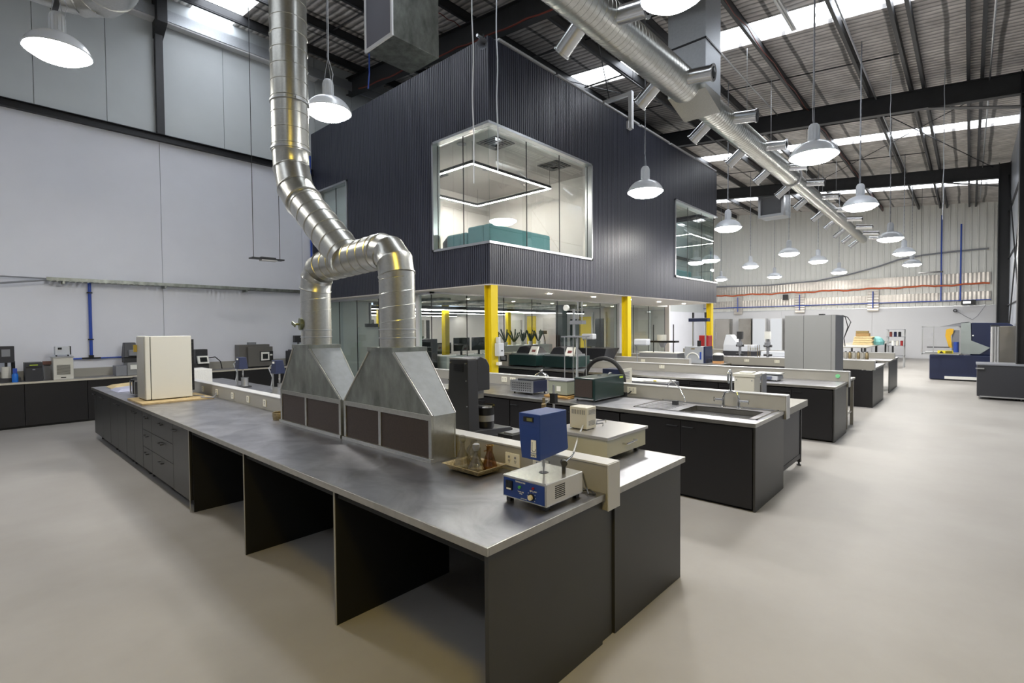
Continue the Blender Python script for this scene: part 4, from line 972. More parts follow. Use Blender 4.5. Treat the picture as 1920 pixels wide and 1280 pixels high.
pts = [(hx0-.0085, 1.757, 1.252), (hx0-.0105, 1.756, 1.222), (hx0-.0118, 1.756, 1.208), (hx0-.0125, 1.750, 1.201), (hx0-.0125, 1.742, 1.200), (hx0-.0118, 1.735, 1.206), (hx0-.0108, 1.732, 1.216)]
MB().sweep(pts, .0016, 5).build('logo_curve', M_NAVY, o)
B(hx0-.0142, hx0-.0125, 1.722, 1.770, 1.191, 1.1935).build('logo_gap', M_BLUE, o)
text('HAT', .017, t, M_NAVY, (hx0-.0152, 1.746, 1.180), (0, -1, 0), (.03, 0, 1), depth=.0006)
m = MB(); m.cyl((2.30, 1.70, 1.045), (2.30, 1.70, 1.10), .012, n=12); m.cyl((2.285, 1.685, 1.105), (2.315, 1.715, 1.105), .018, n=12); m.build('post_knob', M_STEEL, t)
MB().sweep([(2.30, 1.70, 1.105), (2.36, 1.685, 1.135), (2.40, 1.70, 1.145)], .006, 8).build('lever', M_CHR, t)
solo(MB().sweep([(2.40, 1.75, .99), (2.46, 1.72, 1.02), (2.49, 1.70, 1.0), (2.47, 1.66, .93), (2.43, 1.62, .91), (2.47, 1.60, .906), (2.50, 1.66, .91), (2.44, 1.72, .905)], .006, 6).build('power_cable', M_STEEL), 'dark cable curling behind the blue-headed tester', 'cable')
# --- far half of bench 1
t = thing('water_bath', 'beige tank with stainless lid and two lid handles on the nearest bench', 'water bath', (3.4, 2.17, .9))
B(3.12, 3.70, 1.92, 2.42, .93, 1.06).build('tank', mat('bath_beige', (182, 180, 160), .4), t, bevel=.004)
B(3.105, 3.715, 1.905, 2.435, 1.06, 1.082).build('lid', mat('bath_lid', (190, 188, 186), .3, metal=.85), t, bevel=.003)
for x in (3.42, 3.56):
    MB().sweep([(x-.045, 2.2 if x < 3.5 else 2.26, 1.082), (x-.045, 2.2 if x < 3.5 else 2.26, 1.105), (x+.045, 2.17 if x < 3.5 else 2.23, 1.105), (x+.045, 2.17 if x < 3.5 else 2.23, 1.082)], .006, 8).build('lid_handle', M_CHR, t)
MB().sweep([(3.34, 1.92, 1.0), (3.34, 1.89, 1.0), (3.50, 1.89, 1.005), (3.50, 1.92, 1.005)], .007, 8).build('front_handle', M_CHR, t)
for x in (3.16, 3.60):
    for y in (1.96, 2.38): B(x, x+.03, y-.015, y+.015, .9, .93).build('foot', M_BP, t)
t = thing('power_supply', 'small cream louvred power unit sitting on the water bath lid', 'power supply', (3.3, 2.25, 1.083))
B(3.235, 3.365, 2.17, 2.33, 1.088, 1.255).build('casing', M_CREAM, t, bevel=.004)
for y in (2.19, 2.31):
    for x in (3.255, 3.345): MB().cyl((x, y, 1.082), (x, y, 1.09), .008, n=8).build('foot', M_BP, t)
m = MB()
for j in range(8): m.box(3.233, 3.236, 2.19+j*.016, 2.197+j*.016, 1.20, 1.235)
m.build('front_vent', M_GREYP, t)
m = MB()
for j in range(5): m.box(3.26, 3.35, 2.1685, 2.171, 1.115+j*.008, 1.118+j*.008); m.box(3.26, 3.35, 2.1685, 2.171, 1.20+j*.008, 1.203+j*.008)
m.build('side_vent', M_GREYP, t)
solo(MB().sweep([(3.233, 2.2, 1.12), (3.14, 2.18, 1.06), (3.03, 2.14, .98), (2.95, 2.11, .93), (2.88, 2.08, .908), (2.80, 2.05, .906)], .006, 6).build('power_cable', M_HOUS), 'white cable from the small cream power unit down to the bench', 'cable')
solo(MB().sweep([(3.1, 2.42, 1.10), (3.08, 2.48, 1.14), (3.14, 2.5, 1.17), (3.2, 2.5, 1.12), (3.18, 2.46, 1.09)], .012, 8).build('white_hose', M_CREAM), 'cream hose looped behind the blue-headed tester', 'hose')
t = thing('tall_mixer', 'tall charcoal automatic mixer column with can, behind the near fume hood', 'instrument', (3.1, 3.35, .9))
m = MB(); m.hexa([(2.93, 3.17, .93), (3.06, 3.17, .93), (3.06, 3.47, .93), (2.93, 3.47, .93)], [(2.95, 3.20, 1.60), (3.06, 3.20, 1.60), (3.06, 3.44, 1.60), (2.95, 3.44, 1.60)]); m.build('column', M_CHAR, t, bevel=.006)
m = MB(); m.box(2.945, 3.06, 3.20, 3.44, 1.60, 1.615); m.build('column_cap', M_GREYP, t, bevel=.004)
m = MB()
for j in range(4): m.box(2.94, 2.952, 3.25, 3.37, 1.50+j*.018, 1.507+j*.018)
m.build('vent_slots', M_BP, t)
m = MB()
for y, z in ((3.22, 1.57), (3.42, 1.57), (3.21, 1.42), (3.44, 1.42), (3.20, 1.2), (3.45, 1.2)): m.cyl((2.935, y, z), (2.955, y, z), .006, n=8)
m.build('screws', M_ALU, t)
m = MB(); m.prism([(3.06, 1.32), (3.06, 1.60), (3.11, 1.625), (3.18, 1.60), (3.22, 1.54), (3.22, 1.32)], 'y', 3.2, 3.42); m.build('head', M_CHAR, t, bevel=.008)
B(3.08, 3.17, 3.23, 3.39, 1.25, 1.32).build('head_skirt', M_GREYP, t)
MB().cyl((3.13, 3.31, 1.12), (3.13, 3.31, 1.25), .012).build('mixer_shaft', M_CHR, t)
m = MB(); m.prism([(2.93, .90), (2.93, .975), (3.06, .985), (3.46, .955), (3.49, .93), (3.46, .90)], 'y', 3.16, 3.46); m.build('base', M_CHAR, t, bevel=.01)
t = thing('black_can', 'black labelled can under the tall charcoal mixer', 'can', (3.2, 3.24, .98))
m = MB(); m.lathe([(.001, 0), (.075, 0), (.078, .006), (.078, .18), (.083, .185), (.083, .2), (.075, .2), (.073, .19), (.001, .19)], (3.2, 3.24, .98), 28, cap=False); m.build('can_body', M_BP, t, smooth=40)
m = MB(); m.lathe([(.079, .06), (.079, .115)], (3.2, 3.24, .98), 28, cap=False); m.build('can_label', M_GREYP, t)
MB().lathe([(.084, .185), (.084, .2), (.074, .2)], (3.2, 3.24, .98), 28, cap=False).build('rim', M_CHR, t)
t = thing('black_cube', 'small black block on the bench right of the tall mixer', 'box', (3.14, 2.9, .9)); B(3.06, 3.26, 2.79, 2.95, .9, .985).build('block', M_BP, t, bevel=.003); B(3.1, 3.22, 2.82, 2.92, .985, .993).build('top_plate', M_GREYP, t)
t = thing('clamp_stand', 'lab clamp stand with black boss seen above the blue tester head', 'stand', (3.25, 2.50, .9))
MB().lathe([(.07, 0), (.07, .015)], (3.25, 2.50, .9), 20).build('base', M_STEEL, t)
MB().cyl((3.25, 2.50, .9), (3.25, 2.50, 1.41), .010, n=10).build('rod', M_ALU, t)
B(3.23, 3.27, 2.475, 2.525, 1.26, 1.34).build('boss', M_BP, t); MB().cyl((3.25, 2.50, 1.32), (3.22, 2.58, 1.24), .005, n=8).build('clamp_arm', M_ALU, t)
MB().lathe([(.02, 0), (.02, .05), (.012, .055), (.012, .1)], (3.22, 2.58, 1.20), 14).build('valve', M_TIN, t)
# left part of far half
t = thing('foam_block', 'block of white polystyrene foam right of the cream fridge', 'foam block', (2.95, 10.6, .9)); B(2.72, 3.15, 10.35, 10.9, .9, 1.17).build('block', M_FOAM, t, bevel=.01)
def visco(label, x, y, cup=True):
    t = thing('rotational_viscometer', label, 'instrument', (x, y, .9))
    B(x-.12, x+.12, y-.1, y+.1, .9, .925).build('base_plate', M_STEEL, t)
    MB().cyl((x-.05, y+.06, .92), (x-.05, y+.06, 1.42), .012, n=10).build('rod', M_ALU, t)
    m = MB(); m.hexa([(x-.09, y-.13, 1.22), (x+.06, y-.13, 1.22), (x+.06, y+.06, 1.22), (x-.09, y+.06, 1.22)], [(x-.07, y-.10, 1.42), (x+.04, y-.10, 1.42), (x+.04, y+.04, 1.42), (x-.07, y+.04, 1.42)])
    m.build('head', M_NAVY, t, bevel=.006)
    B(x-.082, x-.076, y-.06, y+.0, 1.37, 1.40).build('label_strip', M_LABEL, t)
    MB().cyl((x, y-.05, 1.08), (x, y-.05, 1.22), .014, n=12).build('spindle', M_CHR, t)
    MB().sweep([(x-.05, y+.06, 1.36), (x-.08, y+.14, 1.3), (x-.04, y+.1, 1.15), (x-.06, y+.12, 1.0), (x-.02, y+.13, .93)], .008, 6).build('lead', M_HOUS, t)
    MB().lathe([(.055, 0), (.055, .14), (.06, .145), (.05, .145), (.048, .02)], (x+.02, y-.07, .925), 20).build('cup', M_ALU, t, smooth=40)
visco('blue-headed viscometer on a stand, nearer the cream fridge', 3.25, 9.2); visco('blue-headed viscometer on a stand, just left of the far fume hood', 3.25, 7.75)
t = thing('heating_jacket', 'ribbed metal cup on the bench beside the far hood', 'cup', (3.05, 7.05, .9)); m = MB()
m.lathe([(.001, 0), (.06, 0), (.062, .17), (.058, .17), (.056, .02), (.001, .02)], (3.0, 7.2, .9), 20, cap=False); m.build('cup_body', M_ALU, t, smooth=40)
# ================================================================ THINGS ON THE LEFT WALL BENCH
t = thing('drying_tester', 'dark upright tester with white tank at the far left edge of the wall bench', 'instrument', (.62, 13.95, .9))
B(.42, .82, 13.8, 14.1, .9, .98).build('base', M_CHAR, t); B(.5, .74, 13.85, 14.05, 1.28, 1.60).build('head', M_CHAR, t, bevel=.006); B(.56, .68, 13.842, 13.85, 1.40, 1.54).build('display', M_GREYP, t)
for x in (.48, .72): MB().cyl((x, 13.95, .98), (x, 13.95, 1.3), .03, n=10).build('post', M_BP, t)
MB().cyl((.62, 13.9, .98), (.62, 13.9, 1.2), .07, n=16).build('tank', M_CREAM, t)
MB().cyl((.62, 13.9, 1.1), (.62, 13.9, 1.3), .02, n=10).build('shaft', M_BP, t)
t = thing('spray_bottle', 'bright blue bottle on the left wall bench', 'bottle', (.73, 13.72, .9)); MB().lathe([(.001, 0), (.045, 0), (.047, .01), (.047, .14), (.035, .17), (.03, .18)], (.73, 13.72, .9), 18).build('body', M_CYAN, t, smooth=40); B(.70, .76, 13.68, 13.76, 1.08, 1.17).build('trigger_head', M_BPIPE, t)
t = thing('paper_cup', 'small pale cup at the very left of the wall bench', 'cup', (.45, 13.68, .9)); MB().lathe([(.001, 0), (.03, 0), (.036, .09), (.033, .09), (.028, .01)], (.48, 13.7, .9), 16).build('body', M_LABEL, t)
t = thing('compressor_box', 'dark charcoal cabinet unit with green status strip on the left wall bench', 'instrument', (1.0, 13.85, .9))
B(.87, 1.13, 13.72, 14.05, .9, 1.27).build('casing', M_CHAR, t, bevel=.006); B(.94, 1.06, 13.712, 13.72, 1.21, 1.225).build('status_strip', M_LIME, t); B(.98, 1.02, 13.712, 13.72, 1.12, 1.14).build('badge', M_GREYP, t); B(.885, 1.115, 13.714, 13.72, 1.165, 1.19).build('groove', M_BP, t)
t = thing('circulator', 'cream chiller unit with louvred front on the left wall bench', 'instrument', (1.45, 13.9, .9))
B(1.29, 1.60, 13.75, 14.15, .9, 1.34).build('casing', M_CREAM, t, bevel=.005); B(1.28, 1.61, 13.74, 14.16, 1.34, 1.365).build('top_plate', M_ALU, t)
m = MB()
for j in range(12): m.box(1.34, 1.55, 13.742, 13.75, 1.0+j*.017, 1.006+j*.017)
m.build('louvres', M_STEEL, t); B(1.40, 1.48, 13.742, 13.75, .93, .945).build('name_strip', M_BP, t)
t = thing('control_unit', 'white control head with dark display standing on the cream chiller', 'instrument', (1.43, 13.9, 1.366))
B(1.33, 1.56, 13.8, 14.0, 1.40, 1.57).build('casing', M_HOUS, t, bevel=.004); B(1.37, 1.43, 13.792, 13.8, 1.51, 1.55).build('display', M_SCR, t); B(1.345, 1.36, 13.82, 13.98, 1.366, 1.4).build('foot', M_BP, t); B(1.53, 1.545, 13.82, 13.98, 1.366, 1.4).build('foot', M_BP, t); B(1.555, 1.575, 13.79, 14.0, 1.40, 1.575).build('side_trim', M_STEEL, t)
MB().lathe([(.012, 0), (.012, .006)], (0, 0, 0), 8) if False else None
t = thing('small_box', 'brown and red carton behind the charcoal unit', 'box', (1.24, 14.1, .9)); B(1.16, 1.29, 14.05, 14.15, 1.2, 1.27).build('carton', mat('brown_red', (110, 76, 66), .6), t); B(1.17, 1.28, 14.1, 14.2, .9, 1.2).build('stand', M_GREYP, t)
t = thing('grey_tester', 'grey two-part tester with tilted top and screen, left of the cream fridge', 'instrument', (2.45, 13.9, .9))
B(2.30, 2.5, 13.75, 14.1, .9, 1.12).build('left_body', M_GREYP, t, bevel=.01); B(2.5, 2.76, 13.72, 14.1, .9, 1.18).build('body', M_LGREY, t, bevel=.01); B(2.55, 2.68, 13.71, 13.72, 1.03, 1.13).build('screen', M_LABEL, t)
B(2.46, 2.72, 13.8, 14.05, 1.18, 1.3).build('waist', M_STEEL, t); m = MB(); m.hexa([(2.45, 13.75, 1.30), (2.72, 13.75, 1.30), (2.72, 14.05, 1.30), (2.45, 14.05, 1.30)], [(2.48, 13.85, 1.62), (2.68, 13.85, 1.62), (2.68, 14.05, 1.62), (2.48, 14.05, 1.62)]); m.build('top_head', M_CHAR, t, bevel=.01)
B(2.53, 2.72, 13.70, 13.8, 1.33, 1.46).build('front_cover', M_GREYP, t, bevel=.01)
t = thing('touch_tester', 'dark tester with tilted white-framed screen right of the cream fridge', 'instrument', (4.0, 13.9, .9))
B(3.86, 4.12, 13.78, 14.1, .9, 1.08).build('base', M_STEEL, t); B(3.86, 4.12, 13.85, 14.1, 1.08, 1.42).build('tower', M_CHAR, t, bevel=.008); m = MB(); m.hexa([(3.88, 13.70, 1.08), (4.11, 13.70, 1.08), (4.11, 13.78, 1.08), (3.88, 13.78, 1.08)], [(3.88, 13.78, 1.26), (4.11, 13.78, 1.26), (4.11, 13.85, 1.26), (3.88, 13.85, 1.26)]); m.build('screen_frame', M_LABEL, t)
m = MB(); m.hexa([(3.92, 13.705, 1.12), (4.07, 13.705, 1.12), (4.07, 13.72, 1.12), (3.92, 13.72, 1.12)], [(3.92, 13.755, 1.23), (4.07, 13.755, 1.23), (4.07, 13.77, 1.23), (3.92, 13.77, 1.23)]); m.build('screen', M_SCR, t)
solo(MB().sweep([(4.12, 13.9, 1.2), (4.3, 13.9, 1.22), (4.42, 13.9, 1.1), (4.45, 13.9, .92)], .012, 6).build('black_cable', M_BP), 'black cable arching beside the tester with tilted screen', 'cable')
t = thing('oven_unit', 'grey metal oven with white-framed touch display at the wall bench', 'instrument', (5.2, 13.95, .9))
B(4.86, 5.62, 13.9, 14.2, .93, 1.50).build('casing', mat('oven_grey', (110, 108, 104), .4, metal=.4), t, bevel=.004); B(5.04, 5.66, 13.80, 13.9, .93, 1.44).build('door', mat('oven_grey', (110, 108, 104)), t, bevel=.004)
o = B(5.33, 5.66, 13.78, 13.80, 1.06, 1.32).build('display_surround', M_BP, t); B(5.35, 5.56, 13.77, 13.78, 1.08, 1.30).build('display_frame', M_LABEL, o); B(5.39, 5.52, 13.765, 13.77, 1.12, 1.25).build('display_screen', M_SCR, o); B(5.58, 5.64, 13.772, 13.78, 1.2, 1.24).build('button', M_LABEL, o)
B(5.12, 5.3, 13.95, 14.1, 1.50, 1.56).build('flue_cap', M_GREYP, t); B(4.9, 5.6, 13.9, 14.1, .9, .93).build('plinth', M_BP, t)
t = thing('dark_cover_box', 'black instrument case right of the grey oven', 'instrument', (6.3, 13.9, .9)); B(6.15, 6.75, 13.8, 14.15, .9, 1.3).build('case', M_BP, t, bevel=.01); B(6.2, 6.7, 13.85, 14.1, 1.3, 1.33).build('lid', M_CHAR, t)
t = thing('mounted_camera_head', 'small grey head on a post above the black case', 'instrument', (6.45, 14.0, 1.33)); MB().cyl((6.45, 14, 1.33), (6.45, 14, 1.55), .03, n=10).build('post', M_GREYP, t); B(6.33, 6.56, 13.93, 14.07, 1.53, 1.72).build('head', M_STEEL, t); B(6.52, 6.66, 13.9, 14.0, 1.33, 1.48).build('green_part', M_KELLY, t)
# cable tray, blue pipes, hanging light
ct = thing('cable_tray', 'perforated galvanised cable tray running along the left wall', 'cable tray', (4.0, 14.15, 2.96))
m = MB(); m.box(1.25, 7.05, 14.0, 14.004, 2.93, 3.0); m.box(1.25, 7.05, 14.27, 14.274, 2.93, 3.0); m.build('side_rail', M_GALD, ct)
m = MB(); x = 1.25
while x < 7.0: m.box(x, x+.055, 14.0, 14.27, 2.93, 2.934); x += .10
m.build('rungs', M_GALD, ct, kind='stuff')
for x in (1.5, 3.3, 5.1, 6.8): B(x, x+.04, 14.02, 14.3, 2.88, 2.93).build('bracket', M_GALD, ct)
solo(MB().sweep([(-9, 14.2, 2.9), (-1, 14.15, 2.86), (.3, 14.12, 2.80), (1.3, 14.1, 2.95)], .02, 6).build('grey_cable', M_GREYP), 'grey cable drooping from the left wall into the cable tray', 'cable')
solo(MB().sweep([(-9, 14.2, 2.99), (0, 14.2, 2.99), (1.3, 14.2, 2.98)], .015, 6).build('grey_cable', M_GREYP), 'thin straight grey cable above the drooping one on the left wall', 'cable')
bp = thing('air_pipe', 'blue air pipe dropping from the cable tray and branching above the wall bench', 'pipe', (1.96, 14.25, 1.3))
MB().cyl((1.96, 14.24, 1.30), (1.96, 14.24, 2.93), .03, n=10).build('drop', M_BPIPE, bp)
MB().cyl((1.62, 14.24, 1.29), (3.2, 14.24, 1.29), .018, n=8).build('branch', M_BPIPE, bp)
m = MB()
for z in (2.72, 1.70): m.cyl((1.96, 14.24, z-.012), (1.96, 14.24, z+.012), .05, n=12)
m.box(1.80, 2.12, 14.22, 14.28, 1.275, 1.31); m.cyl((1.96, 14.24, 1.29), (1.96, 14.24, 1.36), .045, n=12)
m.build('fittings', M_BP, bp)
t = thing('air_pipe', 'dark blue vertical pipe beside the black box on the left wall', 'pipe', (6.98, 14.2, 0)); MB().cyl((6.98, 14.2, 1.1), (6.98, 14.2, 6.9), .03, n=10).build('run', M_BPIPE, t); B(6.93, 7.03, 14.15, 14.25, 5.9, 5.95).build('clip', M_BP, t)
t = thing('hanging_heater', 'flat black light fitting hanging on two chains before the left wall', 'ceiling light', (4.43, 11.0, 3.36))
B(4.10, 4.76, 10.9, 11.1, 3.36, 3.385).build('housing', M_BP, t, bevel=.004); B(4.3, 4.6, 10.95, 11.05, 3.385, 3.41).build('gear_box', M_DARKST, t); B(4.3, 4.62, 10.93, 11.07, 3.33, 3.36).build('reflector', M_UPT, t)
for x in (4.16, 4.70): MB().cyl((x, 11, 3.385), (x, 11, zr(11)-.05), .007, n=6).build('chain', M_STEEL, t)
# ================================================================ THINGS ON BENCH 2
t = thing('mixer_tap', 'tall chrome swan-neck mixer tap with cross handles over the sink', 'tap', (6.24, 2.12, .9))
MB().sweep([(6.25, 2.12, 1.10), (6.25, 2.12, 1.28)]+arc((6.20, 2.12, 1.30), .05, 0, 180, 8, 'xz')+[(6.15, 2.12, 1.20)], .013, 12).build('spout', M_CHR, t, smooth=60)
for y in (2.03, 2.21):
    MB().sweep([(6.25, y, .9), (6.25, y, .905), (6.25, y, .91), (6.25, y, 1.02)], [.028, .028, .016, .016], 12).build('riser', M_CHR, t, smooth=40)
MB().sweep([(6.25, 2.03, 1.02), (6.25, 2.05, 1.08), (6.25, 2.12, 1.10), (6.25, 2.19, 1.08), (6.25, 2.21, 1.02)], .014, 10).build('bridge', M_CHR, t, smooth=60)
for y, s_ in ((2.03, -1), (2.21, 1)):
    m = MB(); m.cyl((6.25, y, .985), (6.25, y+s_*.11, .985), .013, n=10); m.cyl((6.25, y+s_*.11, .955), (6.25, y+s_*.11, 1.015), .007, n=8); m.cyl((6.22, y+s_*.11, .985), (6.28, y+s_*.11, .985), .007, n=8); m.build('handle', M_CHR, t, smooth=40)
t = thing('gas_tap', 'small bench tap with thin curved tube left of the sink mixer', 'tap', (6.05, 2.72, .9))
B(6.02, 6.08, 2.70, 2.76, .9, .95).build('block', M_CHAR, t); MB().sweep([(6.30, 2.95, 1.08), (6.28, 2.9, 1.18), (6.2, 2.75, 1.10), (6.06, 2.62, 1.0), (6.05, 2.6, .93)], .006, 8).build('tube', M_CHR, t, smooth=50)
def feet(t, x0, x1, y0, y1, z0, z1):
    for x in (x0+.03, x1-.03):
        for y in (y0+.03, y1-.03): MB().cyl((x, y, z0), (x, y, z1), .012, n=8).build('foot', M_BP, t)
t = thing('electronic_rack', 'silver electronic rack unit with dark cover on the sink bench', 'instrument', (5.75, 4.9, .9))
B(5.60, 5.95, 4.70, 5.10, .925, 1.10).build('casing', M_NAVY, t, bevel=.003); f = B(5.585, 5.60, 4.68, 5.12, .93, 1.10).build('front_panel', M_ALU, t)
m = MB()
for i in range(9):
    for j in range(4): m.box(5.581, 5.585, 4.72+i*.042, 4.735+i*.042, .95+j*.035, .965+j*.035)
m.build('switches', M_CHAR, f, kind='stuff')
B(5.62, 5.93, 4.71, 5.00, 1.10, 1.125).build('top_case', M_CHAR, t, bevel=.004); feet(t, 5.6, 5.95, 4.7, 5.1, .9, .925)
t = thing('battery_bath', 'grey-green instrument box standing on orange boards between the rack and green chiller', 'instrument', (5.8, 4.25, .93))
B(5.62, 5.95, 4.09, 4.42, .945, 1.13).build('casing', mat('grey_green', (146, 152, 138), .45), t, bevel=.004); B(5.615, 5.955, 4.085, 4.425, 1.13, 1.145).build('lid', M_GREYP, t); B(5.616, 5.62, 4.2, 4.27, .99, 1.06).build('label', M_LABEL, t)
B(5.63, 5.94, 4.1, 4.41, .93, .945).build('base', M_BP, t)
for i in range(2): solo(B(5.58-.01*i, 5.97, 4.02+i*.03, 4.46, .901+i*.015, .914+i*.015).build('orange_board', mat('orange_board', (186, 146, 84), .6), None, bevel=.001), ['lower', 'upper'][i]+' orange board under the grey-green instrument box', 'board')
t = thing('chiller', 'dark green chiller cabinet with brown grille on the sink bench', 'chiller', (5.95, 3.75, .9))
B(5.56, 6.3, 3.60, 3.93, .92, 1.21).build('casing', M_GREEN, t, bevel=.006); B(5.55, 5.56, 3.64, 3.91, .955, 1.185).build('grille', M_GRIL, t); B(5.546, 5.56, 3.62, 3.92, .925, .94).build('trim', M_ALU, t); B(6.18, 6.27, 3.597, 3.60, 1.17, 1.195).build('label', M_LIME, t); feet(t, 5.56, 6.3, 3.6, 3.93, .9, .92)
m = MB(); m.sweep([(6.1, 3.75, 1.21), (6.12, 3.72, 1.25), (6.17, 3.72, 1.24), (6.18, 3.78, 1.21)], .008, 6); m.cyl((5.9, 3.75, 1.21), (5.9, 3.75, 1.225), .03, n=10); m.build('pipe_fittings', M_CHR, t)
solo(MB().sweep([(6.31, 3.62, .96), (6.34, 3.58, .93), (6.37, 3.55, .95), (6.385, 3.53, .975)], .008, 6).build('power_cable', M_RUB), 'black cable from the green chiller to the wall outlet', 'cable')
solo(B(6.33, 6.39, 3.60, 3.66, .9, .95).build('cable_box', M_CHAR), 'small dark junction block beside the green chiller', 'box')
t = thing('glass_tower', 'tall glass and rod testing tower rising behind the sink bench upstand', 'instrument', (6.75, 4.75, .885))
B(6.58, 6.95, 4.55, 4.95, .885, .93).build('base', M_DARKST, t)
for x in (6.64, 6.88):
    for y in (4.62, 4.88): MB().cyl((x, y, .93), (x, y, 1.72), .008, n=8).build('rod', M_ALU, t)
B(6.6, 6.92, 4.58, 4.92, 1.72, 1.74).build('top_plate', M_GREYP, t)
MB().cyl((6.76, 4.78, 1.74), (6.76, 4.78, 2.18), .022, n=10).build('column', M_ALU, t); MB().cyl((6.76, 4.70, 1.95), (6.76, 4.70, 2.3), .008, n=8).build('thin_rod', M_ALU, t); MB().cyl((6.76, 4.62, 1.95), (6.76, 4.62, 2.3), .008, n=8).build('thin_rod', M_ALU, t)
MB().cyl((6.74, 4.9, 2.2), (6.70, 4.9, 2.2), .05, n=16).build('dial_gauge', M_LABEL, t); B(6.70, 6.82, 4.58, 4.82, 1.93, 1.99).build('crosshead', M_GREYP, t)
MB().cyl((6.76, 4.75, .93), (6.76, 4.75, 1.70), .03, n=12).build('glass_tube', M_GLASJ, t); MB().sweep([(6.7, 4.68, 1.7), (6.68, 4.66, 1.4), (6.72, 4.7, 1.1), (6.7, 4.7, .95)], .014, 8).build('white_tube', M_HOUS, t)
solo(MB().sweep(arc((6.95, 4.33, 1.02), .36, 190, -15, 16), .035, 12).build('black_hose', M_RUB, smooth=60), 'thick black hose arching behind the green chiller', 'hose')
t = thing('chrome_cover', 'chrome dome cover with knob behind the sink bench upstand', 'cover', (6.85, 5.5, .885)); m = MB(); m.lathe([(.13, 0), (.14, .01), (.10, .06), (.05, .085), (.02, .1), (.028, .12), (.015, .135), (.001, .137)], (6.8, 5.5, 1.02), 24); m.build('dome', M_CHR, t, smooth=50); MB().lathe([(.12, 0), (.12, .135)], (6.8, 5.5, .885), 20).build('pot', M_ALU, t)
st2 = thing('side_table', 'dark table behind the left part of the sink bench upstand', 'table', (6.95, 5.4, 0)); B(6.53, 7.05, 4.62, 6.6, .845, .885).build('table_top', M_UP, st2)
for x in (6.56, 6.98):
    for y in (4.66, 6.52): B(x, x+.04, y, y+.04, 0, .845).build('leg', M_DARKST, st2)
t = thing('vent_box', 'blue-black instrument with louvred cream side under the black hose', 'instrument', (7.25, 4.3, .885))
B(7.1, 7.4, 4.1, 4.45, .885, 1.2).build('casing', M_NAVY, t); B(7.09, 7.4, 4.08, 4.10, .885, 1.21).build('side_panel', M_CREAM, t); m = MB()
for j in range(5): m.box(7.12, 7.32, 4.075, 4.08, 1.05+j*.025, 1.06+j*.025)
m.build('louvres', M_GREYP, t)
# chest on the side table
t = thing('white_canister', 'white boxy canister unit standing behind the sink mixer', 'instrument', (6.95, 2.2, .885)); B(6.80, 7.05, 2.02, 2.27, .885, 1.22).build('body', M_CREAM, t, bevel=.01); B(6.79, 7.07, 2.01, 2.29, 1.22, 1.265).build('lid', M_CREAM, t, bevel=.008)
B(6.85, 7.0, 2.06, 2.22, 1.265, 1.285).build('cap', M_LABEL, t, bevel=.006); B(7.07, 7.25, 2.0, 2.02, .885, 1.25).build('bracket', M_GREYP, t)
m = MB()
for y in (2.05, 2.24):
    for z in (.93, 1.18): m.cyl((6.795, y, z), (6.80, y, z), .008, n=8)
m.build('screws', M_GREYP, t)
# ================================================================ THINGS ON BENCH 3
def polisher(label, y0, y1, red=True):
    t = thing('polishing_machine', label, 'machine', (9.95, (y0+y1)/2, .9))
    B(9.62, 10.35, y0, y1, .93, 1.2).build('cabinet', M_GREEN, t, bevel=.01); B(9.64, 10.3, y0+.1, y1-.05, 1.2, 1.24).build('deck', M_ALU, t)
    m = MB(); m.prism([(y0+.12, 1.24), (y1-.12, 1.24), (y1-.25, 1.40), (y0+.45, 1.43), (y0+.25, 1.36)], 'x', 9.75, 10.25); m.build('hood_cover', M_GREYP if not red else M_CHAR, t, bevel=.02)
    if red:
        m = MB(); m.hexa([(9.60, y0-.02, 1.22), (9.66, y0-.02, 1.22), (9.66, y0+.22, 1.22), (9.60, y0+.22, 1.22)], [(9.70, y0-.02, 1.42), (9.74, y0-.02, 1.42), (9.74, y0+.2, 1.42), (9.70, y0+.2, 1.42)]); m.build('control_wedge', M_LABEL, t)
        m = MB(); m.hexa([(9.63, y0+.03, 1.28), (9.65, y0+.03, 1.28), (9.65, y0+.15, 1.28), (9.63, y0+.15, 1.28)], [(9.66, y0+.03, 1.34), (9.68, y0+.03, 1.34), (9.68, y0+.15, 1.34), (9.66, y0+.15, 1.34)]); m.build('red_mark', M_RED, t)
    feet(t, 9.62, 10.35, y0, y1, .9, .93)
    return t
polisher('dark green machine with red-marked control panel, right of the first yellow column', 7.95, 8.85); polisher('second dark green machine with domed cover, behind the glass tower', 6.85, 7.75)
t = thing('control_cabinet', 'grey control cabinet with dark framed panel touching the first yellow column', 'instrument', (9.8, 9.0, .9)); B(9.62, 10.3, 8.88, 9.18, .9, 1.24).build('casing', M_UP, t); B(9.605, 9.62, 8.93, 9.15, 1.02, 1.18).build('panel', M_BP, t); B(9.60, 9.605, 8.96, 9.12, 1.05, 1.15).build('panel_face', M_GREYP, t)
t = thing('wall_dispenser', 'white dispenser box fixed to the first yellow column', 'dispenser', (7.2, 7.0, 1.15)); B(7.20, 7.36, 6.90, 7.015, 1.32, 1.58).build('body', M_HOUS, t, bevel=.01); B(7.23, 7.29, 6.93, 7.015, 1.58, 1.70).build('bottle_neck', M_HOUS, t, bevel=.01); B(7.24, 7.33, 6.94, 7.015, 1.14, 1.2).build('lower_box', M_LABEL, t); B(7.27, 7.31, 6.893, 6.90, 1.42, 1.44).build('badge', M_BP, t)
t = thing('digital_scale', 'low grey bench scale with flat pan on the third bench', 'scale', (9.95, 2.7, .9))
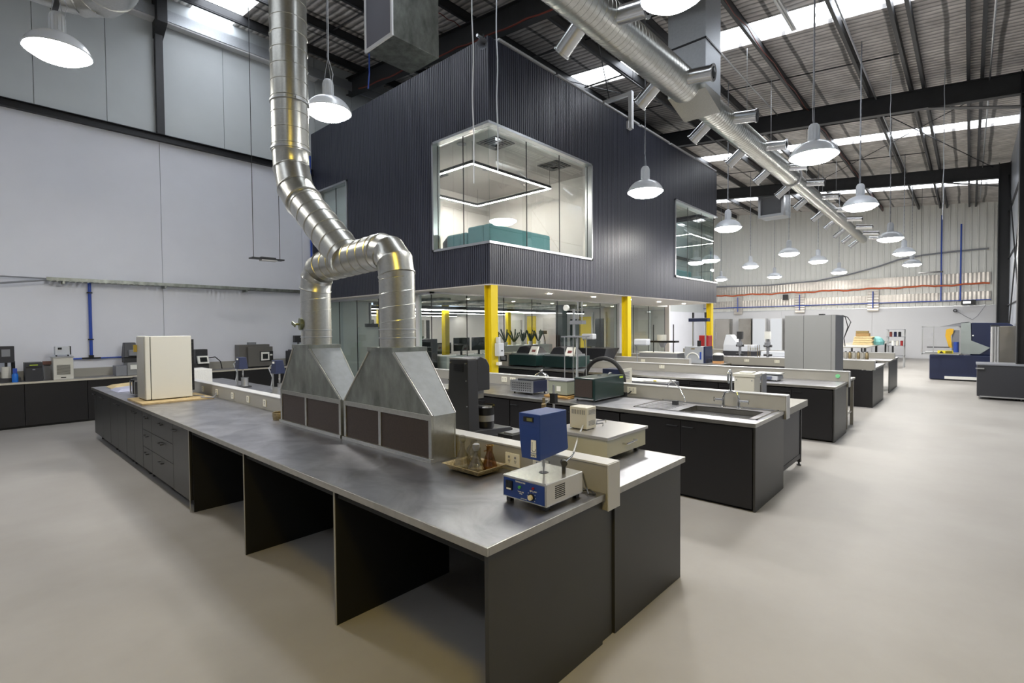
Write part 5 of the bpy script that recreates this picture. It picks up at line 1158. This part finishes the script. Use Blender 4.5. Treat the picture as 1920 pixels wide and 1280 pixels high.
m = MB(); m.hexa([(9.70, 2.50, .915), (10.1, 2.50, .915), (10.1, 2.90, .915), (9.70, 2.90, .915)], [(9.76, 2.51, .99), (10.1, 2.51, .99), (10.1, 2.89, .99), (9.76, 2.89, .99)]); m.build('body', M_GREYP, t, bevel=.01); B(9.80, 10.12, 2.49, 2.91, 1.005, 1.03).build('pan', M_ALU, t, bevel=.004); m = MB(); m.hexa([(9.695, 2.60, .93), (9.70, 2.60, .93), (9.70, 2.80, .93), (9.695, 2.80, .93)], [(9.74, 2.60, .98), (9.747, 2.60, .98), (9.747, 2.80, .98), (9.74, 2.80, .98)]); m.build('display', M_NAVY, t); feet(t, 9.74, 10.1, 2.52, 2.88, .9, .92)
B(9.86, 10.05, 2.55, 2.85, .99, 1.005).build('pan_support', M_BP, t)
t = thing('drawer_trolley', 'grey drawer trolley with paper labels parked before the third bench', 'trolley', (8.95, 4.6, 0))
B(8.70, 9.25, 4.1, 5.15, .06, .84).build('cabinet', M_LGREY2, t)
for i, (a, b) in enumerate(((4.12, 4.45), (4.47, 4.80), (4.82, 5.13))):
    for z in (.56, .30, .08): d = B(8.685, 8.70, a, b, z, z+.24).build('drawer', M_GREYP, t); B(8.68, 8.685, a+.08, b-.08, z+.13, z+.21).build('label_card', M_LABEL, d)
for x in (8.78, 9.18):
    for y in (4.2, 5.05): MB().cyl((x, y-.015, .03), (x, y+.015, .03), .03, n=12).build('castor', M_BP, t)
for i, (x0, x1, y0, y1) in enumerate(((8.74, 9.2, 4.6, 5.1), (8.8, 9.22, 4.15, 4.7))):
    solo(MB().hexa([(x0, y0, .842+.004*i), (x1, y0, .842+.004*i), (x1, y1, .842), (x0, y1, .842)], [(x0, y0, .85+.01*i), (x1, y0, .86), (x1, y1, .855), (x0, y1, .85+.01*i)]).build('paper_sheets', M_LABEL), ['white paper sheets lying on the left end of the drawer trolley', 'white paper sheets on the right end of the drawer trolley'][i], 'paper')
solo(MB().lathe([(.03, 0), (.03, .015)], (8.75, 4.35, .865), 12).build('yellow_cap', M_YLAB), 'small yellow cap on the papers of the drawer trolley', 'cap')
# ---- grey locker and stainless table
t = thing('steel_locker', 'large plain grey two-door locker behind the third bench', 'locker', (11.9, 2.4, 0))
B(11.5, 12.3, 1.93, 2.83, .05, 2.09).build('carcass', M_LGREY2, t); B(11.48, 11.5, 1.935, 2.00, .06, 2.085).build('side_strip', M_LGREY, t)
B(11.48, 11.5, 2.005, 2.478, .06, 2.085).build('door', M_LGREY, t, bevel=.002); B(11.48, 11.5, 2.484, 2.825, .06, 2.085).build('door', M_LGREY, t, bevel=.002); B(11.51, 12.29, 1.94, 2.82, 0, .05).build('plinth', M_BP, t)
for i, r in enumerate((.12, .17)): solo(MB().sweep([(12.28, 1.95, 2.09), (12.3, 1.90-.2*i*.2, 2.05), (12.34, 1.86-.05*i, 1.85+.1*i), (12.30, 1.92, 1.62), (12.3, 1.9, 1.45)], .008, 6).build('black_cable', M_RUB), ['inner', 'outer'][i]+' black cable loop hanging from the top of the grey locker', 'cable')
solo(B(11.8, 12.0, 2.2, 2.28, 2.09, 2.12).build('cable_clip', M_BP), 'small black object on top of the grey locker', 'clip')
t = thing('steel_table', 'narrow stainless table frame between the third bench and grey locker', 'table', (11.1, 1.8, 0)); B(10.75, 11.45, 1.6, 2.6, .86, .895).build('table_top', M_SSE, t)
for x in (10.78, 11.38):
    for y in (1.62, 2.55): B(x, x+.05, y, y+.05, 0, .86).build('leg', M_UP, t)
B(10.8, 11.4, 1.64, 2.56, .24, .27).build('shelf', M_SSE, t)
# ================================================================ FARTHER BENCHES
t = thing('load_frame', 'blue and grey loading press with twin posts and blue crosshead', 'press', (13.7, 5.5, .9))
B(13.4, 13.95, 5.28, 5.78, .9, 1.34).build('cabinet', mat('pale_grey_cab', (168, 172, 178), .4), t, bevel=.005); B(13.45, 13.98, 5.24, 5.28, .9, 1.345).build('blue_side', M_NAVY, t)
m = MB(); m.sweep(arc((13.395, 5.55, 1.0), .17, 10, 170, 10), .02, 6); m.build('swoosh_mark', M_LABEL, t); B(13.39, 13.4, 5.32, 5.36, 1.0, 1.2).build('blue_mark', M_BPIPE, t)
B(13.393, 13.4, 5.5, 5.6, 1.27, 1.3).build('name_strip', M_TRAY, t)
for y in (5.33, 5.67): MB().cyl((13.7, y, 1.34), (13.7, y, 2.25), .022, n=10).build('post', M_ALU, t); MB().cyl((13.7, y, 2.12), (13.7, y, 2.27), .03, n=8).build('post_end', M_DARKST, t)
B(13.6, 13.8, 5.24, 5.76, 2.02, 2.11).build('crosshead', M_NAVY, t); MB().cyl((13.7, 5.5, 1.34), (13.7, 5.5, 1.5), .05, n=12).build('ram', M_DARKST, t)
t = thing('red_cabinet', 'dark red metal cabinet right of the loading press', 'cabinet', (15.9, 6.1, 0)); B(15.97, 16.3, 6.12, 6.42, 0, 1.60).build('body', M_RED, t, bevel=.01); B(15.955, 15.97, 6.13, 6.41, 1.2, 1.58).build('door', M_RED, t)
t = thing('table_frame', 'black post frame carrying a beige drum, left of the loading press', 'instrument', (13.6, 6.5, .9))
for y in (6.15, 6.75): MB().cyl((13.5, y, .9), (13.5, y, 1.95), .015, n=8).build('post', M_BP, t)
B(13.4, 13.65, 6.05, 6.85, 1.44, 1.49).build('crossbar', M_BP, t); MB().cyl((13.5, 6.5, 1.49), (13.5, 6.5, 1.66), .13, n=18).build('drum', M_CREAM, t); m = MB(); m.hexa([(13.45, 6.43, 1.3), (13.55, 6.43, 1.3), (13.55, 6.5, 1.3), (13.45, 6.5, 1.3)], [(13.4, 6.38, 1.44), (13.6, 6.38, 1.44), (13.6, 6.55, 1.44), (13.4, 6.55, 1.44)]); m.build('clamp', M_GREYP, t)
t = thing('black_case', 'long black and grey case on the bench left of the loading press', 'case', (13.6, 6.6, .9)); B(13.4, 13.9, 5.95, 7.15, .9, 1.0).build('base', M_BP, t); B(13.4, 13.9, 6.0, 7.15, 1.0, 1.14).build('body', M_GREYP, t, bevel=.01); B(13.41, 13.9, 5.98, 7.17, 1.14, 1.16).build('lid', M_LABEL, t)
def lamp_arm(label, x, y, h=1.5):
    t = thing('lamp_head', label, 'instrument', (x, y, .9)); MB().sweep([(x, y, .9), (x, y, 1.0), (x, y+.02, h-.05), (x, y+.05, h)], .013, 8).build('arm', M_GREYP, t); B(x-.1, x+.1, y+.0-.32, y+.05, h, h+.16).build('head', M_HOUS, t, bevel=.03); MB().lathe([(.06, 0), (.06, .02)], (x, y, .9), 12).build('base', M_RED, t)
lamp_arm('white roll-shaped head on an arm beside the second yellow column', 11.7, 6.3, 1.42); lamp_arm('pinkish white roll head on a stand behind the black hose', 11.7, 7.9, 1.55)
t = thing('basket_stand', 'black basket under the pinkish roll head', 'basket', (11.9, 7.4, .9)); m = MB(); m.hexa([(11.6, 7.25, 1.0), (12.1, 7.25, 1.0), (12.1, 7.85, 1.0), (11.6, 7.85, 1.0)], [(11.5, 7.1, 1.32), (12.2, 7.1, 1.32), (12.2, 8.0, 1.32), (11.5, 8.0, 1.32)]); m.build('basket', M_CHAR, t)
B(11.7, 12.0, 7.4, 7.7, .9, 1.0).build('support', M_BP, t)
def microscope(label, x, y, z, white=False):
    t = thing('microscope', label, 'microscope', (x, y, z))
    B(x-.1, x+.12, y-.13, y+.13, z, z+.03).build('base', M_DARKST, t); MB().cyl((x, y, z+.03), (x, y, z+.66), .034, n=10).build('column', M_GREYP, t)
    for zz in (z+.22, z+.46): MB().cyl((x, y-.1, zz), (x, y+.1, zz), .03, n=8).build('focus_knob', M_BP, t)
    B(x-.12, x+.05, y-.05, y+.05, z+.46, z+.56).build('head', M_GREYP, t); B(x-.08, x+.04, y-.07, y+.06, z+.64, z+.84).build('camera_block', M_LABEL if white else M_STEEL, t)
microscope('grey stand microscope on the white shelf, left one', 14.3, 4.62, .9); microscope('stand microscope with white camera head beside the grey locker', 14.3, 3.92, .9, True)
t = thing('flask_rack', 'wire rack of small glasses between the two microscopes', 'rack', (14.3, 4.25, .9))
for z in (1.05, 1.22): B(14.2, 14.4, 4.13, 4.4, z, z+.012).build('shelf', M_GREYP, t)
for y in (4.14, 4.38):
    for x in (14.21, 14.38): B(x, x+.012, y, y+.012, .9, 1.38).build('leg', M_TIN, t)
for i in range(4):
    t = thing('small_beaker', ORD[i]+' small glass beaker from the right in the wire rack', 'beaker', (14.3, 4.17+i*.06, 1.232), 'beakers in the wire rack'); MB().lathe([(.02, 0), (.022, .08)], (14.3, 4.17+i*.06, 1.233), 10).build('glass', M_GLASJ, t)
t = thing('plastic_box', 'dark box on a timber block at the end of the white shelf', 'box', (13.7, 4.95, .9)); B(13.55, 13.75, 4.85, 5.08, .9, .965).build('timber_block', mat('timber_block', (190, 140, 90), .6), t); B(13.55, 13.75, 4.86, 5.07, .965, 1.12).build('case', M_CHAR, t); m = MB(); m.lathe([(.14, 0), (.12, .04), (.04, .06)], (13.65, 4.96, 1.12), 12); m.build('plastic_bag', M_FOAM, t)
solo(MB().lathe([(.09, 0), (.1, .05), (.06, .11), (.02, .13)], (13.55, 5.17, .9), 12).build('crumpled_bag', M_GLASJ), 'crumpled clear plastic bag left of the dark box', 'bag')
# white office equipment on far stretch (behind locker and box)
t = thing('printer', 'white angular machine with raised lid behind the third yellow column', 'machine', (18.0, 5.9, .9)); B(17.75, 18.3, 5.2, 6.3, .9, 1.05).build('base', M_CHAR, t); B(17.8, 18.3, 5.3, 6.3, 1.05, 1.25).build('body', M_HOUS, t); m = MB(); m.hexa([(17.8, 5.8, 1.25), (18.3, 5.8, 1.25), (18.3, 6.3, 1.25), (17.8, 6.3, 1.25)], [(17.9, 6.1, 1.6), (18.3, 6.1, 1.6), (18.3, 6.25, 1.6), (17.9, 6.25, 1.6)]); m.build('raised_lid', M_HOUS, t)
t = thing('white_counter', 'low white boxy unit on the farthest bench behind the microscopes', 'machine', (18.0, 4.0, .9)); B(17.8, 18.3, 3.3, 5.1, .9, 1.05).build('body', M_HOUS, t, bevel=.01); B(17.85, 18.2, 3.6, 4.4, 1.05, 1.22).build('top_unit', M_LGREY, t, bevel=.01)
for i in range(7):
    y = 2.22+.105*i
    t = thing('sample_bottle', ORD[i]+' pale sample bottle from the right in the row on the farthest bench', 'bottle', (17.9, y, .9), 'sample bottles in a row on the farthest bench'); MB().lathe([(.001, 0), (.042, 0), (.044, .01), (.044, .15), (.025, .18), (.025, .19)], (17.9, y, .9), 12).build('body', M_UP if i % 2 else M_TIN, t, smooth=40); MB().lathe([(.028, .19), (.028, .215), (.001, .215)], (17.9, y, .9), 10).build('cap', M_CHAR, t)
t = thing('timber_table', 'long steel framed table near the far wall carrying stacked boards', 'table', (27, 3.9, 0)); m = MB(); m.hexa([(25.0, 3.1, .96), (35.5, 3.1, .96), (35.5, 4.7, .96), (25.0, 4.7, .96)], [(25.0, 3.1, 1.0), (35.5, 3.1, 1.0), (35.5, 4.7, 1.0), (25.0, 4.7, 1.0)]); m.build('table_top', M_UP, t)
for x in (25.1, 28.5, 32, 35.3):
    for y in (3.15, 4.6): B(x, x+.08, y, y+.08, 0, .96).build('leg', M_STEEL, t)
    B(x+.01, x+.06, 3.2, 4.6, .3, .36).build('rail', M_STEEL, t)
for i in range(7): solo(B(27.6+.02*(i % 2), 28.6, 3.22+.02*(i % 3), 3.98-.01*i, 1.0+i*.055, 1.05+i*.055).build('board_stack', M_CARD, None, bevel=.004), ['lowest', 'second lowest', 'third lowest', 'middle', 'third highest', 'second highest', 'topmost'][i]+' pale timber board of the stack on the far table', 'board', 'pale boards stacked on the far table')
t = thing('wood_box', 'brown box on top of the pale board stack', 'box', (28.2, 3.7, 1.385)); B(27.9, 28.4, 3.4, 3.9, 1.385, 1.53).build('lower_carton', mat('kraft', (140, 112, 70), .7), t); B(27.95, 28.4, 3.45, 3.9, 1.535, 1.64).build('upper_carton', mat('kraft2', (124, 106, 64), .7), t)
t = thing('teal_bag', 'teal plastic bags beside the board stack', 'bag', (28.3, 3.0, 1.0)); m = MB(); m.lathe([(.28, 0), (.3, .15), (.2, .3), (.08, .38)], (28.3, 3.15, 1.0), 12); m.build('bag', mat('teal_plastic', (110, 170, 168), .5), t)
t = thing('storage_rack', 'metal rack with mixed jars at the end of the far table', 'rack', (28.6, 2.55, 0))
for x in (28.3, 28.85):
    for y in (2.15, 2.75): B(x, x+.04, y, y+.04, 0, 1.7).build('upright', M_ALU, t)
for z in (.5, .95, 1.35, 1.68): B(28.3, 28.9, 2.15, 2.8, z, z+.02).build('shelf', M_GREYP, t)
for i in range(6): c_ = [M_RED, M_BP, M_CREAM, M_NAVY, M_LABEL, M_ORGD][i]; z = (.97, 1.37)[i % 2]; t2 = thing('storage_jar', ['red', 'black', 'cream', 'navy', 'white', 'brown'][i]+' jar on the metal rack at the far table', 'jar', (28.5, 2.27+.07*i, z)); MB().lathe([(.055, 0), (.055, .2), (.04, .22)], (28.5, 2.25+.08*i, z), 10).build('jar_body', c_, t2)
# ================================================================ RIGHT SIDE
bmx = 23.0
t = thing('wet_abrasion_machine', 'large navy machine with clear guard and yellow tool head by the far wall', 'machine', (23.5, 0, 0))
y0, y1 = -1.0, 1.02
B(22.6, 24.2, -1.04, 1.02, .02, .86).build('lower_cabinet', M_NAVY, t, bevel=.02); B(22.5, 22.62, -.8, .62, .05, .14).build('foot_guard', M_LABEL, t)
m = MB(); m.prism([(-1.03, .86), (-1.03, 1.86), (-.9, 1.93), (-.02, 1.95), (-.02, .86)], 'x', 22.75, 24.2); m.build('upper_cabinet', M_NAVY, t, bevel=.03)
m = MB(); m.prism([(.22, .9), (.22, 1.93), (-.02, 1.96), (-.04, 1.35), (-.50, 1.12), (-.25, .9)], 'x', 22.72, 22.76); m.build('grey_shroud', mat('pale_green_grey', (150, 158, 156), .4), t)
m = MB(); m.prism([(.22, 1.80), (.22, 1.96), (.0, 1.98), (.7, 1.84), (1.0, 1.80)], 'x', 22.76, 24.0); m.build('grey_roof', M_GREYP, t)
m = MB(); 
for (a, b, c, d) in ((1.22, 1.19, .88, 1.83), (.92, .90, .88, 1.83), (.25, .22, .88, 1.83)): m.box(22.3, 22.33, b, a, c, d)
m.box(22.3, 22.33, .22, 1.22, 1.80, 1.83); m.box(22.3, 22.33, .22, 1.22, .88, .91); m.box(22.3, 23.5, 1.19, 1.22, .88, .91); m.box(22.3, 23.5, 1.19, 1.22, 1.80, 1.83); m.build('guard_frame', M_ALU, t)
B(22.31, 22.32, .25, 1.2, .91, 1.80).build('guard_pane', glass('guard_glass', (.98, .98, .98), 1.4, .8), t)
m = MB(); m.prism([(.44, 1.1), (.52, 1.1), (.62, 1.5), (.60, 1.72), (.50, 1.76), (.40, 1.74), (.42, 1.6), (.48, 1.5)], 'x', 22.75, 22.95); m.build('yellow_arm', mat('machine_yellow', (226, 176, 30), .4), t)
B(22.7, 22.75, .25, .98, .9, 1.05).build('work_table', M_ALU, t) if False else B(22.62, 23.4, .2, 1.15, .87, .95).build('work_table', M_ALU, t); B(22.8, 23.1, .22, .45, .95, 1.7).build('tool_block', M_GREYP, t); MB().cyl((22.8, .34, .95), (22.8, .34, 1.3), .07, n=12).build('spindle', M_BPIPE, t); B(22.7, 22.74, .5, 1.1, 1.1, 1.13).build('slide_bar', M_STEEL, t)
B(22.28, 22.3, .40, .80, .92, 1.02).build('warning_label', M_YLAB, t); m = MB()
for i in range(4): m.box(22.27, 22.28, .42, .60, .935+i*.02, .943+i*.02)
m.prism([(.64, .935), (.76, .935), (.70, 1.005)], 'x', 22.272, 22.28); m.build('warning_print', M_BP, t)
B(22.73, 22.75, -.1, -.06, 1.5, 1.54).build('latch', M_LABEL, t); B(22.74, 22.75, -.55, -.5, 1.6, 1.63).build('key_lock', M_ALU, t)
t = thing('mobile_cabinet', 'black mobile cabinet with grey top on castors at the right edge', 'cabinet', (17.6, -.7, 0))
B(17.3, 18.2, -1.05, -.15, .08, .86).build('carcass', M_CHAR, t); B(17.28, 18.2, -1.05, -.13, .86, .895).build('top', M_GREYP, t, bevel=.003); B(17.25, 17.3, -.28, -.12, .76, .79).build('handle', M_ALU, t); B(17.28, 17.3, -1.05, -.2, .06, .09).build('lower_rail', M_ALU, t)
for x in (17.4, 18.05):
    for y in (-.95, -.22): MB().cyl((x, y-.015, .03), (x, y+.015, .03), .03, n=12).build('castor', M_GREYP, t); B(x-.02, x+.02, y-.01, y+.01, .05, .08).build('castor_fork', M_ALU, t)
t = thing('steel_cabinet', 'tall stainless cabinet with wavy reflections behind the black mobile cabinet', 'cabinet', (20.4, -.9, 0))
B(20.0, 20.9, -1.05, -.62, .0, 1.83).build('carcass', M_SSB, t, bevel=.01)
for i in range(3): B(19.98, 20.9, -.62+i*.055, -.575+i*.055, .0, 1.82).build('door_leaf', M_UPT, t, bevel=.01)
m = MB(); m.box(20.0, 20.4, -.62, -.45, 1.82, 1.86); m.build('hinge_cap', M_STEEL, t)
# steel fridges along far wall
for i, (ya, yb, lab) in enumerate(((12.3, 13.3, 'stainless door cabinet against the far wall, left of the white ones'), (10.9, 11.7, 'stainless door cabinet with dark ring reflection against the far wall'), (8.0, 8.8, 'stainless cabinet against the far wall just left of the grey locker'))):
    t = thing('steel_fridge', lab, 'cabinet', (36.1, (ya+yb)/2, 0)); B(35.9, 36.5, ya, yb, .05, 2.42).build('carcass', M_SSE, t); B(35.87, 35.9, ya+.02, yb-.02, .1, 2.40).build('door', M_SSB, t); B(35.84, 35.87, yb-.12, yb-.09, 1.0, 1.5).build('handle', M_ALU, t); B(35.92, 36.5, ya+.02, yb-.02, 0, .05).build('plinth', M_BP, t)
for i, (ya, yb) in enumerate(((10.0, 10.8), (9.0, 9.7))):
    t = thing('white_fridge', ['tall white cabinet right of the stainless one on the far wall', 'second tall white cabinet nearer the grey locker on the far wall'][i], 'cabinet', (36.1, (ya+yb)/2, 0)); B(35.9, 36.5, ya, yb, .05, 2.4).build('carcass', M_WHITE, t); B(35.87, 35.9, ya+.02, yb-.02, .1, 2.38).build('door', M_HOUS, t)
# left wall beyond the black box: window and stainless units
t = thing('steel_fridge', 'pair of stainless doors below the far end of the black box', 'cabinet', (23, 13.6, 0)); B(22.4, 26.5, 13.7, 14.25, .05, 2.25).build('carcass', M_SSE, t)
for i in range(4): B(22.42+i*1.02, 23.42+i*1.02, 13.67, 13.7, .1, 2.23).build('door', M_SSB, t)
# wall fittings on the far wall
t = thing('exit_light', 'black framed lit emergency light on the far wall', 'emergency light', (36.4, .07, 3.0)); B(36.2, 36.3, -.22, .36, 2.95, 3.2).build('housing', M_BP, t); B(36.19, 36.2, -.02, .28, 3.02, 3.13).build('lens', mat('exit_lit', (250, 250, 250), .4, emit=2.0), t)
t = thing('wall_camera', 'small round black security camera on the far wall above the navy machine', 'camera', (36.4, .6, 2.6)); MB().cyl((36.56, .6, 2.66), (36.3, .6, 2.66), .09, n=14).build('body', M_BP, t); MB().cyl((36.3, .6, 2.66), (36.28, .6, 2.66), .05, n=12).build('lens', M_GREYP, t)
solo(MB().sweep([(36.5, .5, 2.6), (36.45, .2, 2.35), (36.45, -.1, 2.15), (36.4, -.3, 2.35), (36.4, -.6, 2.9)], .012, 6).build('grey_cable', M_GREYP), 'grey cable hanging in a V on the far wall right of the camera', 'cable')
t = thing('wall_speaker', 'black square box on the far wall under the cable bundle', 'speaker', (36.4, 8.9, 3.7)); B(36.2, 36.35, 8.75, 9.05, 3.6, 3.95).build('body', M_BP, t)
B(36.35, 36.5, 8.85, 8.95, 3.7, 3.8).build('bracket', M_STEEL, t)
t = thing('hanging_heater', 'flat black light fitting hanging far right before the corrugated wall', 'ceiling light', (31, 1.4, 4.36)); B(30.9, 31.1, .95, 1.85, 4.34, 4.40).build('housing', M_BP, t)
for y in (1.05, 1.75): MB().cyl((31, y, 4.4), (31, y, zr(y)-.0), .008, n=6).build('chain', M_STEEL, t)
t = thing('horn_speaker', 'small grey horn loudspeaker above the corner of the black box', 'speaker', (6.85, 6.9, 7.2)); MB().sweep([(6.95, 6.98, 7.32), (6.87, 6.92, 7.28), (6.78, 6.86, 7.24)], [.03, .04, .10], 16, cap=False).build('horn', M_GREYP, t, smooth=50); MB().cyl((6.93, 6.96, 7.31), (7.05, 7.1, 7.62), .015, n=8).build('bracket', M_STEEL, t)
t = thing('white_post', 'short white post rising from the top edge of the black clad wall', 'post', (12.47, 6.9, 7.3)); B(12.44, 12.56, 6.86, 6.96, 7.3, 8.3).build('post_shaft', M_WHITE, t); B(12.46, 12.54, 6.96, 8.3, 8.2, 8.3).build('arm', M_WHITE, t); B(12.4, 12.6, 6.94, 7.02, 7.3, 7.5).build('fixing', M_WHITE, t)
# long dangling wires
for i, (x, y, z0, lab) in enumerate(((4.9, 5.15, 3.9, 'long pale wire hanging from the roof in front of the corner window left pane'), (5.7, 5.45, 4.3, 'long pale chain hanging from the roof along the box corner'), (17.2, .55, 4.6, 'long pale hanging cable near the right-hand lamps'), (15.5, 1.5, 6.0, 'short coiled wire hanging from the roof at right'))):
    n = 24; top = zr(y)
    solo(MB().sweep([(x+.008*math.sin(k_*.9), y+.006*math.sin(k_*1.3), z0+(top-z0)*k_/n) for k_ in range(n+1)], .010 if i < 3 else .007, 6).build('hanging_wire', M_HOUS), lab, 'wire')
for i, (x, y, z, L_, lab) in enumerate(((10.9, 2.9, 8.3, 1.5, 'white fluorescent batten under the roof right of the duct plenum'),)):
    t = thing('batten_light', lab, 'ceiling light', (x, y, z)); B(x, x+L_, y-.05, y+.05, z, z+.07).build('body', M_ALU, t); MB().cyl((x+.05, y, z-.015), (x+L_-.05, y, z-.015), .014, n=8).build('tube', M_LABEL, t)
    for q in (x+.2, x+L_-.2): MB().cyl((q, y, z+.07), (q, y, zr(y)-.2), .006, n=5).build('hanger', M_ALU, t)
# ================================================================ OFFICE CONTENTS
def desk(label, x0, x1, y0, y1, h=.74):
    t = thing('office_desk', label, 'desk', ((x0+x1)/2, (y0+y1)/2, 0)); B(x0, x1, y0, y1, h-.03, h).build('desk_top', M_WHITE, t); B(x0, x1, y0, y0+.03, .1, h-.03).build('front_panel', M_ROOMW, t)
    for x in (x0, x1-.05): B(x, x+.05, y0+.03, y1, 0, h-.03).build('leg', M_WHITE, t)
def monitor(label, x, y, z=.74, w_=.6):
    t = thing('monitor', label, 'monitor', (x, y, z)); B(x-w_/2, x+w_/2, y, y+.03, z+.12, z+.5).build('screen', M_SCR, t); B(x-.03, x+.03, y+.02, y+.05, z, z+.2).build('stand', M_BP, t); B(x-.12, x+.12, y-.05, y+.12, z, z+.015).build('foot', M_BP, t)
for i, (x0, x1, y0, y1, lab) in enumerate(((9.0, 10.8, 10.6, 11.3, 'white desk behind the glass, left of the first yellow column'), (12.0, 15.0, 11.6, 12.3, 'white desk behind the glass under the potted plants'), (9.8, 12.2, 13.2, 13.9, 'white desk deep in the office beside the yellow office column'), (16.2, 18.6, 11.0, 11.7, 'white desk behind the glass near the second yellow column'))): desk(lab, x0, x1, y0, y1, (1.12, 1.28, .9, 1.0)[i])
for x, y, z, lab in ((9.7, 10.75, 1.12, 'dark monitor on the desk above the tall charcoal mixer'), (10.4, 10.75, 1.12, 'dark monitor just left of the first yellow column'), (11.2, 13.3, .9, 'dark monitor deep in the office right of the yellow office column'), (17.0, 11.15, 1.0, 'dark monitor on the desk near the second yellow column'), (8.6, 10.2, .0, 'x')):
    if z: monitor(lab, x, y, z)
t = thing('media_screen', 'dark wall screen left of the yellow office column', 'screen', (10.3, 17, 0)); B(10.6, 11.8, 17.6, 17.66, 1.1, 1.9).build('screen', M_SCR, t); B(11.15, 11.25, 17.66, 17.7, 0, 1.2).build('stand', M_BP, t)
t = thing('low_cabinet', 'white storage cabinet across the office below the wall screen', 'cabinet', (10.5, 15.5, 0)); B(9.2, 12.4, 15.2, 15.6, 0, 1.15).build('body', M_WHITE, t); B(9.2, 12.4, 15.19, 15.2, .6, .61).build('shadow_gap', M_GREYP, t)
def plant(x, y, z, label, h=.45, grp='potted plants in the office'):
    t = thing('potted_plant', label, 'plant', (x, y, z), grp); m = MB(); rnd = random.Random(int(x*100+y*10))
    for i in range(11):
        a = rnd.random()*6.28; l = h*(.6+.5*rnd.random()); b = .08+.14*rnd.random(); m.hexa([(x-.012, y-.012, z+.08), (x+.012, y-.012, z+.08), (x+.012, y+.012, z+.08), (x-.012, y+.012, z+.08)], [(x+b*math.cos(a)-.025, y+b*math.sin(a), z+l), (x+b*math.cos(a)+.025, y+b*math.sin(a), z+l), (x+b*math.cos(a)+.02, y+b*math.sin(a)+.02, z+l+.03), (x+b*math.cos(a)-.02, y+b*math.sin(a)+.02, z+l+.03)])
    m.build('foliage', M_LEAF, t); MB().lathe([(.07, 0), (.09, .12)], (x, y, z), 10).build('pot', M_LABEL, t)
for i in range(6): plant(12.3+i*.45, 11.9, 1.28, ORD[i]+' leafy pot plant from the left in the row on the white office desk', .5)
for i in range(7): plant(9.4+i*.4, 15.4, 1.15, ORD[i]+' spiky pot plant from the left on the white storage cabinet', .4, 'plants on the storage cabinet')
t = thing('glass_chamber_unit', 'glass fronted chamber unit in the office left of the black cabinet', 'instrument', (8.35, 11.6, 0)); B(8.1, 8.6, 11.9, 12.5, 0, .95).build('pedestal', M_CREAM, t); B(8.1, 8.6, 11.9, 12.5, 1.5, 1.53).build('top_plate', M_DARKST, t); B(8.12, 8.58, 11.92, 12.48, .98, 1.5).build('chamber_glass', M_GLASJ, t); B(8.1, 8.6, 11.9, 12.5, .95, .98).build('rim', M_DARKST, t); MB().cyl((8.35, 12.2, .98), (8.35, 12.2, 1.45), .09, n=14).build('core', M_TIN, t); B(8.2, 8.45, 12.0, 12.25, 1.53, 1.85).build('head', M_BP, t)
t = thing('black_server', 'tall black cabinet with white indicator dots beside the glass chamber unit', 'cabinet', (8.5, 11.1, 0)); B(8.15, 8.8, 10.75, 11.6, 0, 1.6).build('body', M_BP, t, bevel=.01); m = MB()
for j in range(5): m.cyl((8.145, 11.45, 1.45-j*.12), (8.15, 11.45, 1.45-j*.12), .012, n=8)
m.build('indicator_dots', M_LABEL, t)
t = thing('partition_screen', 'white office partition left of the glass chamber unit', 'partition', (8.6, 13.4, 0)); B(8.0, 8.9, 13.4, 13.5, 0, 1.95).build('panel', M_WHITE, t); B(8.2, 8.6, 13.3, 13.4, 1.95, 2.05).build('dark_shade', M_CHAR, t)
t = thing('lime_note', 'lime green note stuck on the office glass behind the tall mixer', 'note', (9.4, 9.28, 1.2)); B(9.35, 9.52, 9.292, 9.298, 1.16, 1.32).build('sheet', M_LIME, t)
t = thing('fire_hose_sign', 'small red sign beside the white office post', 'sign', (16.1, 9.2, 1.7)); B(16.08, 16.22, 9.27, 9.29, 1.72, 2.1).build('plate', M_RED, t); B(16.11, 16.19, 9.265, 9.27, 1.82, 2.0).build('sign_face', M_LABEL, t)
t = thing('office_lamp', 'black adjustable lamp before the yellow office wall panel', 'lamp', (15.2, 12.0, 0)); MB().sweep([(15.2, 12.1, 0), (15.2, 12.1, 1.4), (15.1, 12.1, 1.7)], .02, 8).build('arm', M_BP, t); B(14.95, 15.2, 12.0, 12.2, 1.65, 1.78).build('head', M_BP, t)

for o in bpy.data.objects:
    if '_o' in o: del o['_o']
